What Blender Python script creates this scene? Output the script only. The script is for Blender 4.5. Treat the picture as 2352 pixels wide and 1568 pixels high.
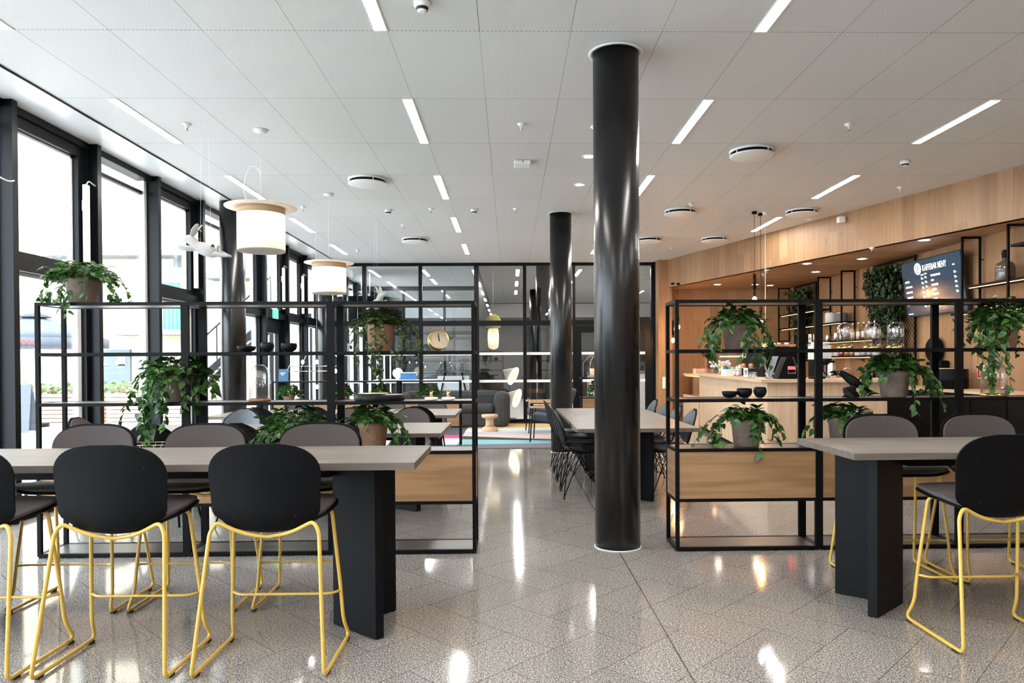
import bpy, math, random
from mathutils import Vector, Matrix
PI=math.pi
C=bpy.context.scene.collection
SC=bpy.context.scene
for o in list(bpy.data.objects): bpy.data.objects.remove(o)

# ------------------------------------------------------------------ camera
FPX,PCX,PCY,YAW,PIT,ROL,EYE=1647.355,1204.39,848.48,.02028,-.00934,.00584,1.300
cy_,sy_=math.cos(YAW),math.sin(YAW)
_R0=Vector((cy_,-sy_,0)); _F0=Vector((sy_,cy_,0)); _Z=Vector((0,0,1))
_F=_F0*math.cos(PIT)+_Z*math.sin(PIT); _U=-_F0*math.sin(PIT)+_Z*math.cos(PIT)
_R=_R0*math.cos(ROL)-_U*math.sin(ROL); _U2=_R0*math.sin(ROL)+_U*math.cos(ROL)
cam=bpy.data.cameras.new('camera'); co=bpy.data.objects.new('camera',cam); C.objects.link(co)
cam.sensor_width=36; cam.lens=36*FPX/2352
cam.shift_x=-(PCX-1176)/2352; cam.shift_y=(PCY-784)/2352
cam.clip_start=.05; cam.clip_end=300
m=Matrix(((_R.x,_U2.x,-_F.x,0),(_R.y,_U2.y,-_F.y,0),(_R.z,_U2.z,-_F.z,EYE),(0,0,0,1)))
co.matrix_world=m
SC.camera=co
# ------------------------------------------------------------------ world, sun, exposure
SC.view_settings.view_transform='Standard'; SC.view_settings.look='None'
SC.view_settings.gamma=1; SC.view_settings.use_curve_mapping=False
SC.view_settings.exposure=1.0
w=bpy.data.worlds.new('sky'); SC.world=w; w.use_nodes=True
bgn=w.node_tree.nodes['Background']
bgn.inputs[0].default_value=(.80,.90,1.0,1); bgn.inputs[1].default_value=6.6
sun=bpy.data.lights.new('sun','SUN'); sun.energy=3.2; sun.angle=.02; sun.color=(1,.93,.84)
so=bpy.data.objects.new('sun',sun); C.objects.link(so)
so.rotation_euler=Vector((-.45,.75,-.75)).to_track_quat('-Z','Y').to_euler()
LAMP=62.0      # radiance of the linear ceiling lights

# pixel of the photograph -> point of the place
def ray(x,y): return _F+_R*((x-PCX)/FPX)-_U2*((y-PCY)/FPX)
def onY(x,y,Y): r=ray(x,y); r=r*(Y/r.y); return Vector((r.x,Y,r.z+EYE))
def onX(x,y,X): r=ray(x,y); r=r*(X/r.x); return Vector((X,r.y,r.z+EYE))
def onZ(x,y,Z=0.): r=ray(x,y); r=r*((Z-EYE)/r.z); return Vector((r.x,r.y,Z))

# ------------------------------------------------------------------ mesh helper
class MB:
    def __init__(s): s.v=[];s.f=[];s.m=[];s.sm=[];s.mi=0
    def add(s,vs,fs,smooth=False):
        b=len(s.v); s.v+= [tuple(p) for p in vs]
        for f in fs: s.f.append([b+i for i in f]); s.m.append(s.mi); s.sm.append(smooth)
        return s
    def box(s,x0,x1,y0,y1,z0,z1,M=None):
        vs=[Vector(p) for p in ((x0,y0,z0),(x1,y0,z0),(x1,y1,z0),(x0,y1,z0),(x0,y0,z1),(x1,y0,z1),(x1,y1,z1),(x0,y1,z1))]
        if M is not None: vs=[M@p for p in vs]
        return s.add(vs,[(0,3,2,1),(4,5,6,7),(0,1,5,4),(1,2,6,5),(2,3,7,6),(3,0,4,7)])
    def quad(s,a,b,c,d): return s.add([a,b,c,d],[(0,1,2,3)])
    def prism(s,poly,z0,z1,M=None):
        n=len(poly); vs=[Vector((p[0],p[1],z0)) for p in poly]+[Vector((p[0],p[1],z1)) for p in poly]
        if M is not None: vs=[M@p for p in vs]
        fs=[tuple(range(n))[::-1],tuple(range(n,2*n))]+[(i,(i+1)%n,n+(i+1)%n,n+i) for i in range(n)]
        return s.add(vs,fs)
    def bar(s,a,b,w,h=None):
        a=Vector(a);b=Vector(b);h=h or w;d=(b-a);L=d.length
        q=d.to_track_quat('Z','Y').to_matrix().to_4x4(); M=Matrix.Translation(a)@q
        return s.box(-w/2,w/2,-h/2,h/2,0,L,M)
    def tube(s,pts,r,n=8,closed=False,caps=True):
        pts=[Vector(p) for p in pts]; k=len(pts); R=r if hasattr(r,'__len__') else [r]*k
        vs=[];up=None
        for i,p in enumerate(pts):
            if closed: t=pts[(i+1)%k]-pts[i-1]
            else: t=pts[min(i+1,k-1)]-pts[max(i-1,0)]
            if t.length<1e-9: t=Vector((0,0,1))
            t.normalize()
            if up is None: up=t.orthogonal().normalized()
            up=up-t*up.dot(t)
            if up.length<1e-6: up=t.orthogonal()
            up.normalize(); b=t.cross(up)
            for j in range(n):
                th=2*PI*j/n; vs.append(p+(up*math.cos(th)+b*math.sin(th))*R[i])
        fs=[]
        for i in range(k if closed else k-1):
            for j in range(n):
                A=i*n+j;B=i*n+(j+1)%n;i2=(i+1)%k;fs.append((A,B,i2*n+(j+1)%n,i2*n+j))
        if not closed and caps: fs.append(tuple(range(n))[::-1]); fs.append(tuple((k-1)*n+j for j in range(n)))
        return s.add(vs,fs,True)
    def lathe(s,prof,seg=24,c=(0,0,0),M=None,smooth=True,closed=False):
        vs=[];k=len(prof)
        for (r,z) in prof:
            for j in range(seg):
                th=2*PI*j/seg; vs.append(Vector((c[0]+r*math.cos(th),c[1]+r*math.sin(th),c[2]+z)))
        if M is not None: vs=[M@p for p in vs]
        fs=[]
        for i in range(k if closed else k-1):
            for j in range(seg):
                i2=(i+1)%k
                fs.append((i*seg+j,i*seg+(j+1)%seg,i2*seg+(j+1)%seg,i2*seg+j))
        s.add(vs,fs,smooth)
        b=len(s.v)-len(vs)
        if not closed:
            if prof[0][0]>1e-5: s.f.append([b+j for j in range(seg)][::-1]); s.m.append(s.mi); s.sm.append(False)
            if prof[-1][0]>1e-5: s.f.append([b+(k-1)*seg+j for j in range(seg)]); s.m.append(s.mi); s.sm.append(False)
        return s
    def cyl(s,x,y,z0,z1,r,seg=24,r2=None): return s.lathe([(r,z0),(r if r2 is None else r2,z1)],seg,(x,y,0))
    def ball(s,c,r,seg=12,rings=8,sc=(1,1,1),M=None):
        vs=[];fs=[]
        for i in range(rings+1):
            ph=PI*i/rings
            for j in range(seg):
                th=2*PI*j/seg
                p=Vector((c[0]+sc[0]*r*math.sin(ph)*math.cos(th),c[1]+sc[1]*r*math.sin(ph)*math.sin(th),c[2]+sc[2]*r*math.cos(ph)))
                vs.append(M@p if M is not None else p)
        for i in range(rings):
            for j in range(seg): fs.append((i*seg+j,(i+1)*seg+j,(i+1)*seg+(j+1)%seg,i*seg+(j+1)%seg))
        return s.add(vs,fs,True)
    def grid(s,fn,nu,nv,thick=0.,smooth=True):
        P=[[Vector(fn(i/nu,j/nv)) for i in range(nu+1)] for j in range(nv+1)]
        def nrm(i,j):
            a=P[j][min(i+1,nu)]-P[j][max(i-1,0)]; b=P[min(j+1,nv)][i]-P[max(j-1,0)][i]
            n=a.cross(b); return n.normalized() if n.length>1e-9 else Vector((0,0,1))
        top=[P[j][i] for j in range(nv+1) for i in range(nu+1)]
        fs=[]
        W=nu+1
        for j in range(nv):
            for i in range(nu): fs.append((j*W+i,j*W+i+1,(j+1)*W+i+1,(j+1)*W+i))
        if thick:
            N=[nrm(i,j) for j in range(nv+1) for i in range(nu+1)]
            bot=[p-n*thick for p,n in zip(top,N)]; o=len(top)
            fs2=[tuple(o+k for k in f[::-1]) for f in fs]
            rim=[i for i in range(W)]+[j*W+nu for j in range(1,nv+1)]+[nv*W+i for i in range(nu-1,-1,-1)]+[j*W for j in range(nv-1,0,-1)]
            fr=[(rim[a],o+rim[a],o+rim[(a+1)%len(rim)],rim[(a+1)%len(rim)]) for a in range(len(rim))]
            return s.add(top+bot,fs+fs2+fr,smooth)
        return s.add(top,fs,smooth)
    def mesh(s,name,mats):
        me=bpy.data.meshes.new(name); me.from_pydata(s.v,[],s.f)
        if not isinstance(mats,(list,tuple)): mats=[mats]
        for mm in mats: me.materials.append(mm)
        me.polygons.foreach_set('material_index',s.m); me.polygons.foreach_set('use_smooth',s.sm); me.update(); return me
def obj(name,mb,mats,parent=None,loc=None,rot=None,label=None,bevel=0):
    o=bpy.data.objects.new(name,mb.mesh(name,mats)); C.objects.link(o)
    if parent is not None: o.parent=parent
    if loc is not None: o.location=loc
    if rot is not None: o.rotation_euler=rot
    if label: o['label']=label
    if bevel:
        b=o.modifiers.new('bevel','BEVEL'); b.width=bevel; b.segments=2; b.limit_method='ANGLE'; b.angle_limit=.7
    return o
def thing(name,label,cat,loc=(0,0,0),rotz=0,group=None):
    o=bpy.data.objects.new(name,None); C.objects.link(o); o.empty_display_size=.05
    o.location=loc; o.rotation_euler=(0,0,rotz); o['label']=label; o['category']=cat
    if group: o['group']=group
    return o
def tag(o,label,cat,group=None,kind=None):
    o['label']=label; o['category']=cat
    if group: o['group']=group
    if kind: o['kind']=kind
    return o
def struct(o,label=None,cat=None):
    o['kind']='structure'
    if label: o['label']=label
    if cat: o['category']=cat
    return o
def copytree(o,loc=None,rotz=None,label=None,group=None,parent=None):
    c=o.copy(); C.objects.link(c)
    if parent is not None: c.parent=parent
    if loc is not None: c.location=loc
    if rotz is not None: c.rotation_euler=(0,0,rotz)
    if label: c['label']=label
    if group: c['group']=group
    for ch in list(o.children): copytree(ch,parent=c)
    return c
def smooth_pts(pts,n=6):
    P=[Vector(p) for p in pts]; out=[]
    for i in range(len(P)-1):
        a=P[max(i-1,0)];b=P[i];c=P[i+1];d=P[min(i+2,len(P)-1)]
        for k in range(n):
            t=k/n; out.append(.5*((2*b)+(-a+c)*t+(2*a-5*b+4*c-d)*t*t+(-a+3*b-3*c+d)*t**3))
    out.append(P[-1]); return out
def fillet(pts,r,n=5,closed=False):
    P=[Vector(p) for p in pts]; out=[]; k=len(P)
    for i in range(k):
        if not closed and (i==0 or i==k-1): out.append(P[i]); continue
        a=P[i-1];b=P[i];c=P[(i+1)%k]; rr=r[i] if hasattr(r,'__len__') else r
        d1=(a-b);d2=(c-b);l=min(rr,d1.length*.48,d2.length*.48); p=b+d1.normalized()*l;q=b+d2.normalized()*l
        for j in range(n+1):
            t=j/n; out.append(p*(1-t)**2+b*2*t*(1-t)+q*t*t)
    return out

# ------------------------------------------------------------------ materials
class NT:
    def __init__(s,name):
        s.m=bpy.data.materials.new(name); s.m.use_nodes=True; s.t=s.m.node_tree; s.b=s.t.nodes['Principled BSDF']
    def n(s,ty,**k):
        a=s.t.nodes.new(ty)
        for kk,v in k.items(): setattr(a,kk,v)
        return a
    def l(s,a,b): s.t.links.new(a,b)
    def inp(s,node,i,v):
        if hasattr(v,'is_linked') or hasattr(v,'links'): s.l(v,node.inputs[i])
        else: node.inputs[i].default_value=v
    def math(s,op,a,b=0.,c=None):
        nn=s.n('ShaderNodeMath',operation=op); s.inp(nn,0,a); s.inp(nn,1,b)
        if c is not None: s.inp(nn,2,c)
        return nn.outputs[0]
    def mix(s,f,a,b):
        nn=s.n('ShaderNodeMix',data_type='RGBA'); s.inp(nn,0,f)
        s.inp(nn,6,a if hasattr(a,'links') else (*a[:3],1)); s.inp(nn,7,b if hasattr(b,'links') else (*b[:3],1)); return nn.outputs[2]
    def coord(s,scale=(1,1,1),kind='Object'):
        tc=s.n('ShaderNodeTexCoord'); mp=s.n('ShaderNodeMapping'); s.l(tc.outputs[kind],mp.inputs[0]); mp.inputs[3].default_value=scale; return mp.outputs[0]
    def noise(s,vec,scale,detail=4,rough=.5):
        nn=s.n('ShaderNodeTexNoise'); s.l(vec,nn.inputs['Vector']); nn.inputs['Scale'].default_value=scale; nn.inputs['Detail'].default_value=detail; nn.inputs['Roughness'].default_value=rough; return nn.outputs[0]
    def ramp(s,f,stops):
        nn=s.n('ShaderNodeValToRGB'); s.l(f,nn.inputs[0]); e=nn.color_ramp.elements
        while len(e)<len(stops): e.new(.5)
        for a,(p,c) in zip(e,stops): a.position=p; a.color=(*c[:3],1)
        return nn.outputs[0]
    def bump(s,h,strength=.3,dist=.01):
        nn=s.n('ShaderNodeBump'); s.l(h,nn.inputs['Height']); nn.inputs['Strength'].default_value=strength; nn.inputs['Distance'].default_value=dist; s.l(nn.outputs[0],s.b.inputs['Normal'])
    def set(s,**k):
        for kk,v in k.items(): 
            i={'color':'Base Color','rough':'Roughness','metal':'Metallic','spec':'Specular IOR Level','trans':'Transmission Weight','ior':'IOR','coat':'Coat Weight','sheen':'Sheen Weight','ecol':'Emission Color','emit':'Emission Strength','alpha':'Alpha','sss':'Subsurface Weight'}[kk]
            if hasattr(v,'links'): s.l(v,s.b.inputs[i])
            else: s.b.inputs[i].default_value=(*v,1) if isinstance(v,tuple) and len(v)==3 else v
        return s
def pm(name,color,rough=.5,var=.08,nscale=12,bump=0,**k):
    t=NT(name); v=t.coord(); n=t.noise(v,nscale)
    a=tuple(max(0,c*(1-var)) for c in color); b=tuple(c*(1+var) for c in color)
    t.set(color=t.mix(n,a,b),rough=rough,**k)
    if bump: t.bump(n,bump,.004)
    return t.m
M={}
M['black']=pm('black powder coated steel',(.003,.003,.0034),.5,.25,40,spec=.12)
M['blackwood']=pm('black stained wood',(.0035,.004,.005),.5,.5,5,spec=.13)
M['shell']=pm('black moulded plastic',(.0022,.0024,.003),.5,.2,8,spec=.11)
M['fin']=pm('anthracite aluminium',(.0045,.0055,.0075),.36,.25,3,spec=.16)
M['column']=pm('dark satin column paint',(.005,.005,.0055),.27,.12,2,spec=.42)
M['yellow']=pm('mustard yellow enamel',(.62,.40,.075),.35,.07,25)
M['white']=pm('white paint',(.80,.81,.81),.5,.02,5)
M['whitegloss']=pm('white lacquer panel',(.86,.88,.90),.25,.02,2)
M['whiteplastic']=pm('white plastic',(.82,.82,.80),.35,.03,8)
M['porcelain']=pm('matt white ceramic',(.62,.60,.59),.55,.03,8)
M['chrome']=pm('polished steel',(.75,.74,.72),.16,.05,8,metal=1.)
M['brass']=pm('brushed brass',(.75,.52,.20),.22,.12,30,metal=1.)
M['leather']=pm('black leather',(.016,.018,.021),.38,.25,30,bump=.15)
M['greyleather']=pm('grey leather',(.055,.066,.078),.42,.15,20,bump=.1)
M['sofa']=pm('charcoal wool',(.030,.030,.029),.85,.2,60,bump=.2)
M['armfabric']=pm('slate wool upholstery',(.035,.045,.058),.8,.2,60,bump=.2)
M['cork']=pm('natural cork wood',(.55,.36,.22),.6,.15,20)
M['plaster']=pm('matt plaster figurine',(.36,.35,.34),.7,.03,8)
M['bowl']=pm('matt black stoneware',(.004,.004,.005),.5,.2,10,spec=.2)
M['marble']=pm('white marble',(.78,.77,.76),.3,.08,14)
M['rubber']=pm('black rubber',(.012,.012,.012),.7,.1,8)
M['cloud']=pm('off white wall paint',(.72,.70,.67),.6,.02,2)
M['darkwall']=pm('charcoal wall paint',(.035,.036,.038),.45,.08,1)
M['socket']=pm('cream switch plate',(.80,.72,.62),.4,.02,8)
M['paper']=pm('white paper',(.82,.81,.80),.6,.02,8)
M['red']=pm('signal red enamel',(.55,.02,.02),.4,.05,8)
M['gold']=pm('gold wire',(.70,.55,.32),.3,.1,8,metal=1.)
M['brown']=pm('golden baked crust',(.48,.22,.08),.6,.3,30)
M['soil']=pm('potting soil',(.03,.02,.015),.9,.4,60)
M['darkbottle']=pm('smoked glass',(.09,.07,.055),.12,.1,4,spec=.8)
M['amber']=pm('amber syrup',(.45,.22,.06),.2,.1,4)
M['green']=pm('green shutter paint',(.05,.45,.25),.5,.05,5)
M['copper']=pm('copper tan leather',(.26,.12,.05),.4,.1,10)
M['blueprint']=pm('deep blue print',(.02,.10,.20),.4,.05,8)
M['canvas']=pm('charcoal parasol canvas',(.055,.065,.085),.8,.1,3)
M['ash']=pm('mid grey plastic',(.15,.165,.185),.8,.1,3)
M['stone']=pm('pale paving stone',(.52,.50,.47),.7,.12,2)
M['render']=pm('cream facade render',(.56,.46,.33),.85,.05,1)
M['slatwood']=pm('pale weathered slats',(.62,.42,.30),.7,.15,6)
M['flower']=pm('pink petals',(.65,.15,.22),.7,.4,20)
M['extdoor']=pm('dark green painted door',(.07,.09,.10),.45,.1,4)
def emis(name,col,st):
    t=NT(name); t.set(color=col,ecol=col,emit=st,rough=.6); return t.m
M['lamp']=emis('linear lamp diffuser',(1,.955,.90),LAMP)
M['spot']=emis('downlight lamp',(1,.90,.76),34)
M['led']=emis('warm led strip',(1,.55,.20),3.2)
M['bulb']=emis('filament bulb',(1,.42,.10),20)
M['bulbwhite']=emis('warm white bulb',(1,.80,.58),11)
M['ring']=emis('ring lamp diffuser',(1,.78,.55),7)
M['greenlit']=emis('lit green exit pictogram',(.04,.75,.22),1.6)
M['redlit']=emis('lit red display',(1,.03,.03),3)
M['print']=emis('lit white menu print',(.85,.9,.95),1.1)
M['screen']=emis('lit navy screen',(.010,.022,.036),1.0); M['screen'].node_tree.nodes['Principled BSDF'].inputs['Roughness'].default_value=.14
M['print_b']=emis('lit cyan print',(.1,.5,.8),1.0)
def thin_glass(name,tint=(1,1,1),f0=.05,rough=0.,gain=1.,ior=1.5):
    t=NT(name); t.t.nodes.remove(t.b); out=[n for n in t.t.nodes if n.type=='OUTPUT_MATERIAL'][0]
    tr=t.n('ShaderNodeBsdfTransparent'); tr.inputs[0].default_value=(*tint,1)
    gl=t.n('ShaderNodeBsdfGlossy'); gl.inputs['Roughness'].default_value=rough; gl.inputs[0].default_value=(1,1,1,1)
    fr=t.n('ShaderNodeLayerWeight'); fr.inputs[0].default_value=.5
    f=t.math('MULTIPLY_ADD',t.math('POWER',fr.outputs['Facing'],5.),.95,f0); f=t.math('MINIMUM',t.math('MULTIPLY',f,gain),1.)
    mx=t.n('ShaderNodeMixShader'); t.l(f,mx.inputs[0]); t.l(tr.outputs[0],mx.inputs[1]); t.l(gl.outputs[0],mx.inputs[2]); t.l(mx.outputs[0],out.inputs[0])
    return t.m
M['glass']=thin_glass('window glass',(.97,.985,.985),gain=.8,f0=.04)
M['glasspart']=thin_glass('partition glass',(.94,.96,.965),gain=1.3,f0=.045)
M['cloche']=thin_glass('clear blown glass',(.95,.95,.95),gain=1.6,f0=.07)
M['film']=pm('frosted white film',(.80,.78,.74),.6,.02,5)
def translucent(name,col,tr=.6,col2=None):
    t=NT(name); out=[n for n in t.t.nodes if n.type=='OUTPUT_MATERIAL'][0]
    n=t.noise(t.coord(),30); c=t.mix(n,tuple(x*.95 for x in col),col); t.set(color=c,rough=.8)
    tb=t.n('ShaderNodeBsdfTranslucent'); t.l(c,tb.inputs[0]); mx=t.n('ShaderNodeMixShader'); mx.inputs[0].default_value=tr
    t.l(t.b.outputs[0],mx.inputs[1]); t.l(tb.outputs[0],mx.inputs[2]); t.l(mx.outputs[0],out.inputs[0]); return t.m
M['shade']=translucent('cream lamp fabric',(.92,.85,.78),.6)
M['shadeband']=translucent('tan lamp band',(.80,.58,.38),.5)
M['opal']=translucent('opal glass',(.90,.86,.78),.5)
M['yellowshade']=translucent('yellow mesh glass',(.60,.55,.10),.4)
# greyed oak table top
def woodmat(name,c1,c2,c3,axis='X',scale=1.,rough=.45,dark=.35):
    t=NT(name)
    sc={'X':(.9,14,14),'Y':(14,.9,14),'Z':(14,14,.9)}[axis]; sc=tuple(a*scale for a in sc)
    v=t.coord(sc); a=t.noise(v,3.2,6,.6); v2=t.coord(tuple(x*.35 for x in sc)); b=t.noise(v2,2.2,3,.5)
    wv=t.math('MULTIPLY',b,26.); wv=t.math('SINE',wv); wv=t.math('MULTIPLY_ADD',wv,.5,.5)
    m0=t.math('MULTIPLY',wv,.45); f=t.math('MULTIPLY_ADD',a,.62,m0)
    col=t.ramp(f,[(.18,c2),(.5,c1),(.85,c3)]); t.set(color=col,rough=rough); t.bump(f,.06,.003); return t.m
M['top']=woodmat('greyed oak veneer',(.122,.099,.083),(.098,.079,.065),(.150,.124,.105),'X',1.,.42)
M['topY']=woodmat('greyed oak veneer lengthwise',(.122,.099,.083),(.098,.079,.065),(.150,.124,.105),'Y',1.,.42)
M['shelf']=woodmat('dark greyed veneer shelf',(.062,.054,.050),(.05,.044,.041),(.075,.066,.062),'X',1.,.32)
M['oak']=woodmat('oak veneer panel',(.27,.148,.068),(.215,.115,.05),(.34,.196,.10),'X',.8,.5)
M['oakend']=woodmat('oak veneer end',(.27,.148,.068),(.215,.115,.05),(.34,.196,.10),'Y',.8,.5)
M['oakcounter']=woodmat('pale oak counter',(.60,.43,.28),(.54,.38,.24),(.66,.49,.33),'Z',1.,.45)
M['oaktop']=woodmat('pale oak worktop',(.58,.41,.26),(.50,.35,.21),(.64,.47,.31),'X',1.,.4)
M['shaker']=woodmat('oak armrest',(.50,.30,.16),(.42,.24,.12),(.6,.38,.22),'X',2.,.45)
def planks(name,u,vv,wd,cols,axisname='wall'):
    # u: object axis across the planks, vv: along them
    t=NT(name); tc=t.n('ShaderNodeTexCoord'); sp=t.n('ShaderNodeSeparateXYZ'); t.l(tc.outputs['Object'],sp.inputs[0])
    ix={'X':0,'Y':1,'Z':2}; a=sp.outputs[ix[u]]; b=sp.outputs[ix[vv]]
    k=t.math('DIVIDE',a,wd); idx=t.math('FLOOR',k); fr=t.math('FRACT',k)
    wn=t.n('ShaderNodeTexWhiteNoise',noise_dimensions='1D'); t.l(idx,wn.inputs['W'])
    off=t.math('MULTIPLY',wn.outputs[0],7.)
    kb=t.math('DIVIDE',t.math('ADD',b,off),2.2); ib=t.math('FLOOR',kb); fb=t.math('FRACT',kb)
    wn2=t.n('ShaderNodeTexWhiteNoise',noise_dimensions='2D'); cb=t.n('ShaderNodeCombineXYZ'); t.l(idx,cb.inputs[0]); t.l(ib,cb.inputs[1]); t.l(cb.outputs[0],wn2.inputs['Vector'])
    cv=t.n('ShaderNodeCombineXYZ'); t.l(t.math('MULTIPLY',a,26.),cv.inputs[0]); t.l(t.math('MULTIPLY_ADD',b,1.4,t.math('MULTIPLY',wn2.outputs[0],30.)),cv.inputs[1]); t.l(t.math('MULTIPLY',wn2.outputs[0],50.),cv.inputs[2])
    g=t.noise(cv.outputs[0],1.,6,.62)
    cv2=t.n('ShaderNodeCombineXYZ'); t.l(t.math('MULTIPLY',a,9.),cv2.inputs[0]); t.l(t.math('MULTIPLY',b,3.),cv2.inputs[1]); t.l(t.math('MULTIPLY',wn2.outputs[0],20.),cv2.inputs[2])
    kn=t.noise(cv2.outputs[0],1.1,2,.5); kn=t.math('GREATER_THAN',kn,.70); 
    f=t.math('ADD',t.math('MULTIPLY',g,.7),t.math('MULTIPLY',wn2.outputs[0],.38))
    c=t.ramp(f,[(.25,cols[0]),(.55,cols[1]),(.85,cols[2])])
    knn=t.noise(cv2.outputs[0],1.1,2,.5); kf=t.n('ShaderNodeMapRange'); t.l(knn,kf.inputs[0]); kf.inputs[1].default_value=.66; kf.inputs[2].default_value=.80; kf.inputs[3].default_value=0; kf.inputs[4].default_value=.55
    c=t.mix(kf.outputs[0],c,tuple(x*.35 for x in cols[0]))
    e1=t.math('LESS_THAN',fr,.012); e2=t.math('LESS_THAN',fb,.0012); e=t.math('MAXIMUM',e1,e2)
    c=t.mix(t.math('MULTIPLY',e,.55),c,(.08,.04,.02)); t.set(color=c,rough=.5); t.bump(g,.08,.003); return t.m
OC=((.205,.108,.050),(.292,.162,.078),(.37,.218,.113))
M['oakwallX']=planks('oak plank cladding',  'X','Z',.19,OC)
M['oakwallY']=planks('oak plank cladding side','Y','Z',.19,OC)
M['oaksoffit']=planks('oak plank soffit','Y','X',.19,((.34,.195,.10),(.45,.27,.15),(.52,.33,.19)))
# ceiling
def ceiling_mat():
    t=NT('expanded metal ceiling tiles'); tc=t.n('ShaderNodeTexCoord'); sp=t.n('ShaderNodeSeparateXYZ'); t.l(tc.outputs['Object'],sp.inputs[0])
    x,y=sp.outputs[0],sp.outputs[1]
    kx=t.math('DIVIDE',t.math('ADD',x,3.1854+60*.6),.6); ky=t.math('DIVIDE',t.math('ADD',y,-4.7207+60*1.2),1.2)
    fx=t.math('FRACT',kx); fy=t.math('FRACT',ky); ix=t.math('FLOOR',kx); iy=t.math('FLOOR',ky)
    cb=t.n('ShaderNodeCombineXYZ'); t.l(ix,cb.inputs[0]); t.l(iy,cb.inputs[1]); wn=t.n('ShaderNodeTexWhiteNoise',noise_dimensions='2D'); t.l(cb.outputs[0],wn.inputs['Vector'])
    def near(f,w): return t.math('GREATER_THAN',t.math('ABSOLUTE',t.math('SUBTRACT',f,.5)),.5-w)
    jx=t.math('MULTIPLY',near(fx,.0042),t.math('MULTIPLY_ADD',wn.outputs[0],.6,.35))
    dash=t.math('GREATER_THAN',t.math('SINE',t.math('MULTIPLY',x,2*PI/.028)),-.3)
    jy=t.math('MULTIPLY',near(fy,.0036),t.math('MULTIPLY',dash,.75))
    j=t.math('MAXIMUM',jx,jy)
    # mesh pattern: staggered slots
    s1=t.math('SINE',t.math('MULTIPLY',x,2*PI/.016)); s2=t.math('SINE',t.math('MULTIPLY_ADD',y,2*PI/.03,t.math('MULTIPLY',t.math('SIGN',s1),1.57)))
    pat=t.math('MULTIPLY',t.math('ABSOLUTE',s1),t.math('MULTIPLY_ADD',s2,.25,.75))
    c=t.mix(pat,(.56,.575,.58),(.80,.81,.81))
    c=t.mix(t.math('MULTIPLY',wn.outputs[0],.12),c,(.5,.52,.53))
    c=t.mix(j,c,(.10,.10,.10)); t.set(color=c,rough=.5,spec=.3); t.bump(pat,.3,.003); return t.m
M['ceiling']=ceiling_mat()
# floor: herringbone polished granite
def floor_mat():
    t=NT('polished speckled granite tiles'); tc=t.n('ShaderNodeTexCoord'); sp=t.n('ShaderNodeSeparateXYZ'); t.l(tc.outputs['Object'],sp.inputs[0]); x,y=sp.outputs[0],sp.outputs[1]
    W=.2945; s=.70710678/W
    a=t.math('ADD',t.math('MULTIPLY',t.math('ADD',x,.019),s),t.math('MULTIPLY',t.math('ADD',y,-3.866),s))       # along (1,1)
    b=t.math('SUBTRACT',t.math('MULTIPLY',t.math('ADD',x,.019),s),t.math('MULTIPLY',t.math('ADD',y,-3.866),s))  # along (1,-1)
    a=t.math('ADD',a,400.);b=t.math('ADD',b,400.)
    ia=t.math('FLOOR',a);ib=t.math('FLOOR',b);fa=t.math('FRACT',a);fb=t.math('FRACT',b)
    k=t.math('MODULO',t.math('ADD',t.math('SUBTRACT',ia,ib),400.),4.); k=t.math('ROUND',k)
    def eq(v): return t.math('LESS_THAN',t.math('ABSOLUTE',t.math('SUBTRACT',k,v)),.5)
    g=.0085
    L=t.math('MULTIPLY',t.math('LESS_THAN',fa,g),t.math('SUBTRACT',1.,eq(1.)))
    R=t.math('MULTIPLY',t.math('GREATER_THAN',fa,1-g),t.math('SUBTRACT',1.,eq(0.)))
    B=t.math('MULTIPLY',t.math('LESS_THAN',fb,g),t.math('SUBTRACT',1.,eq(2.)))
    T=t.math('MULTIPLY',t.math('GREATER_THAN',fb,1-g),t.math('SUBTRACT',1.,eq(3.)))
    j=t.math('MAXIMUM',t.math('MAXIMUM',L,R),t.math('MAXIMUM',B,T))
    j2=t.math('LESS_THAN',t.math('ABSOLUTE',t.math('SUBTRACT',x,.742)),.004); j3=t.math('LESS_THAN',t.math('ABSOLUTE',t.math('SUBTRACT',y,6.40)),.004)
    j=t.math('MAXIMUM',t.math('MULTIPLY',j,.55),t.math('MULTIPLY',t.math('MAXIMUM',j2,j3),.7))
    # tile id: shift paired cell
    da=t.math('SUBTRACT',ia,eq(1.)); db=t.math('SUBTRACT',ib,eq(2.))
    cb=t.n('ShaderNodeCombineXYZ'); t.l(da,cb.inputs[0]); t.l(db,cb.inputs[1]); wn=t.n('ShaderNodeTexWhiteNoise',noise_dimensions='2D'); t.l(cb.outputs[0],wn.inputs['Vector'])
    v=t.coord((1,1,1)); n1=t.noise(v,175.,2,.65); n2=t.noise(v,75.,3,.6); n3=t.noise(v,1.2,2,.5)
    c=t.ramp(n1,[(.38,(.03,.027,.025)),(.45,(.21,.192,.176)),(.52,(.37,.338,.31)),(.62,(.62,.575,.535))])
    c2=t.ramp(n2,[(.40,(.6,.6,.6)),(.62,(1.08,1.08,1.08))])
    mm=t.n('ShaderNodeMix',data_type='RGBA',blend_type='MULTIPLY'); mm.inputs[0].default_value=.9; t.l(c,mm.inputs[6]); t.l(c2,mm.inputs[7]); c=mm.outputs[2]
    c=t.mix(t.math('MULTIPLY',wn.outputs[0],.16),c,(.13,.12,.11)); c=t.mix(j,c,(.03,.027,.024))
    t.set(color=c,rough=t.math('MULTIPLY_ADD',n3,.05,.06),spec=.7); return t.m
M['floor']=floor_mat()
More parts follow.
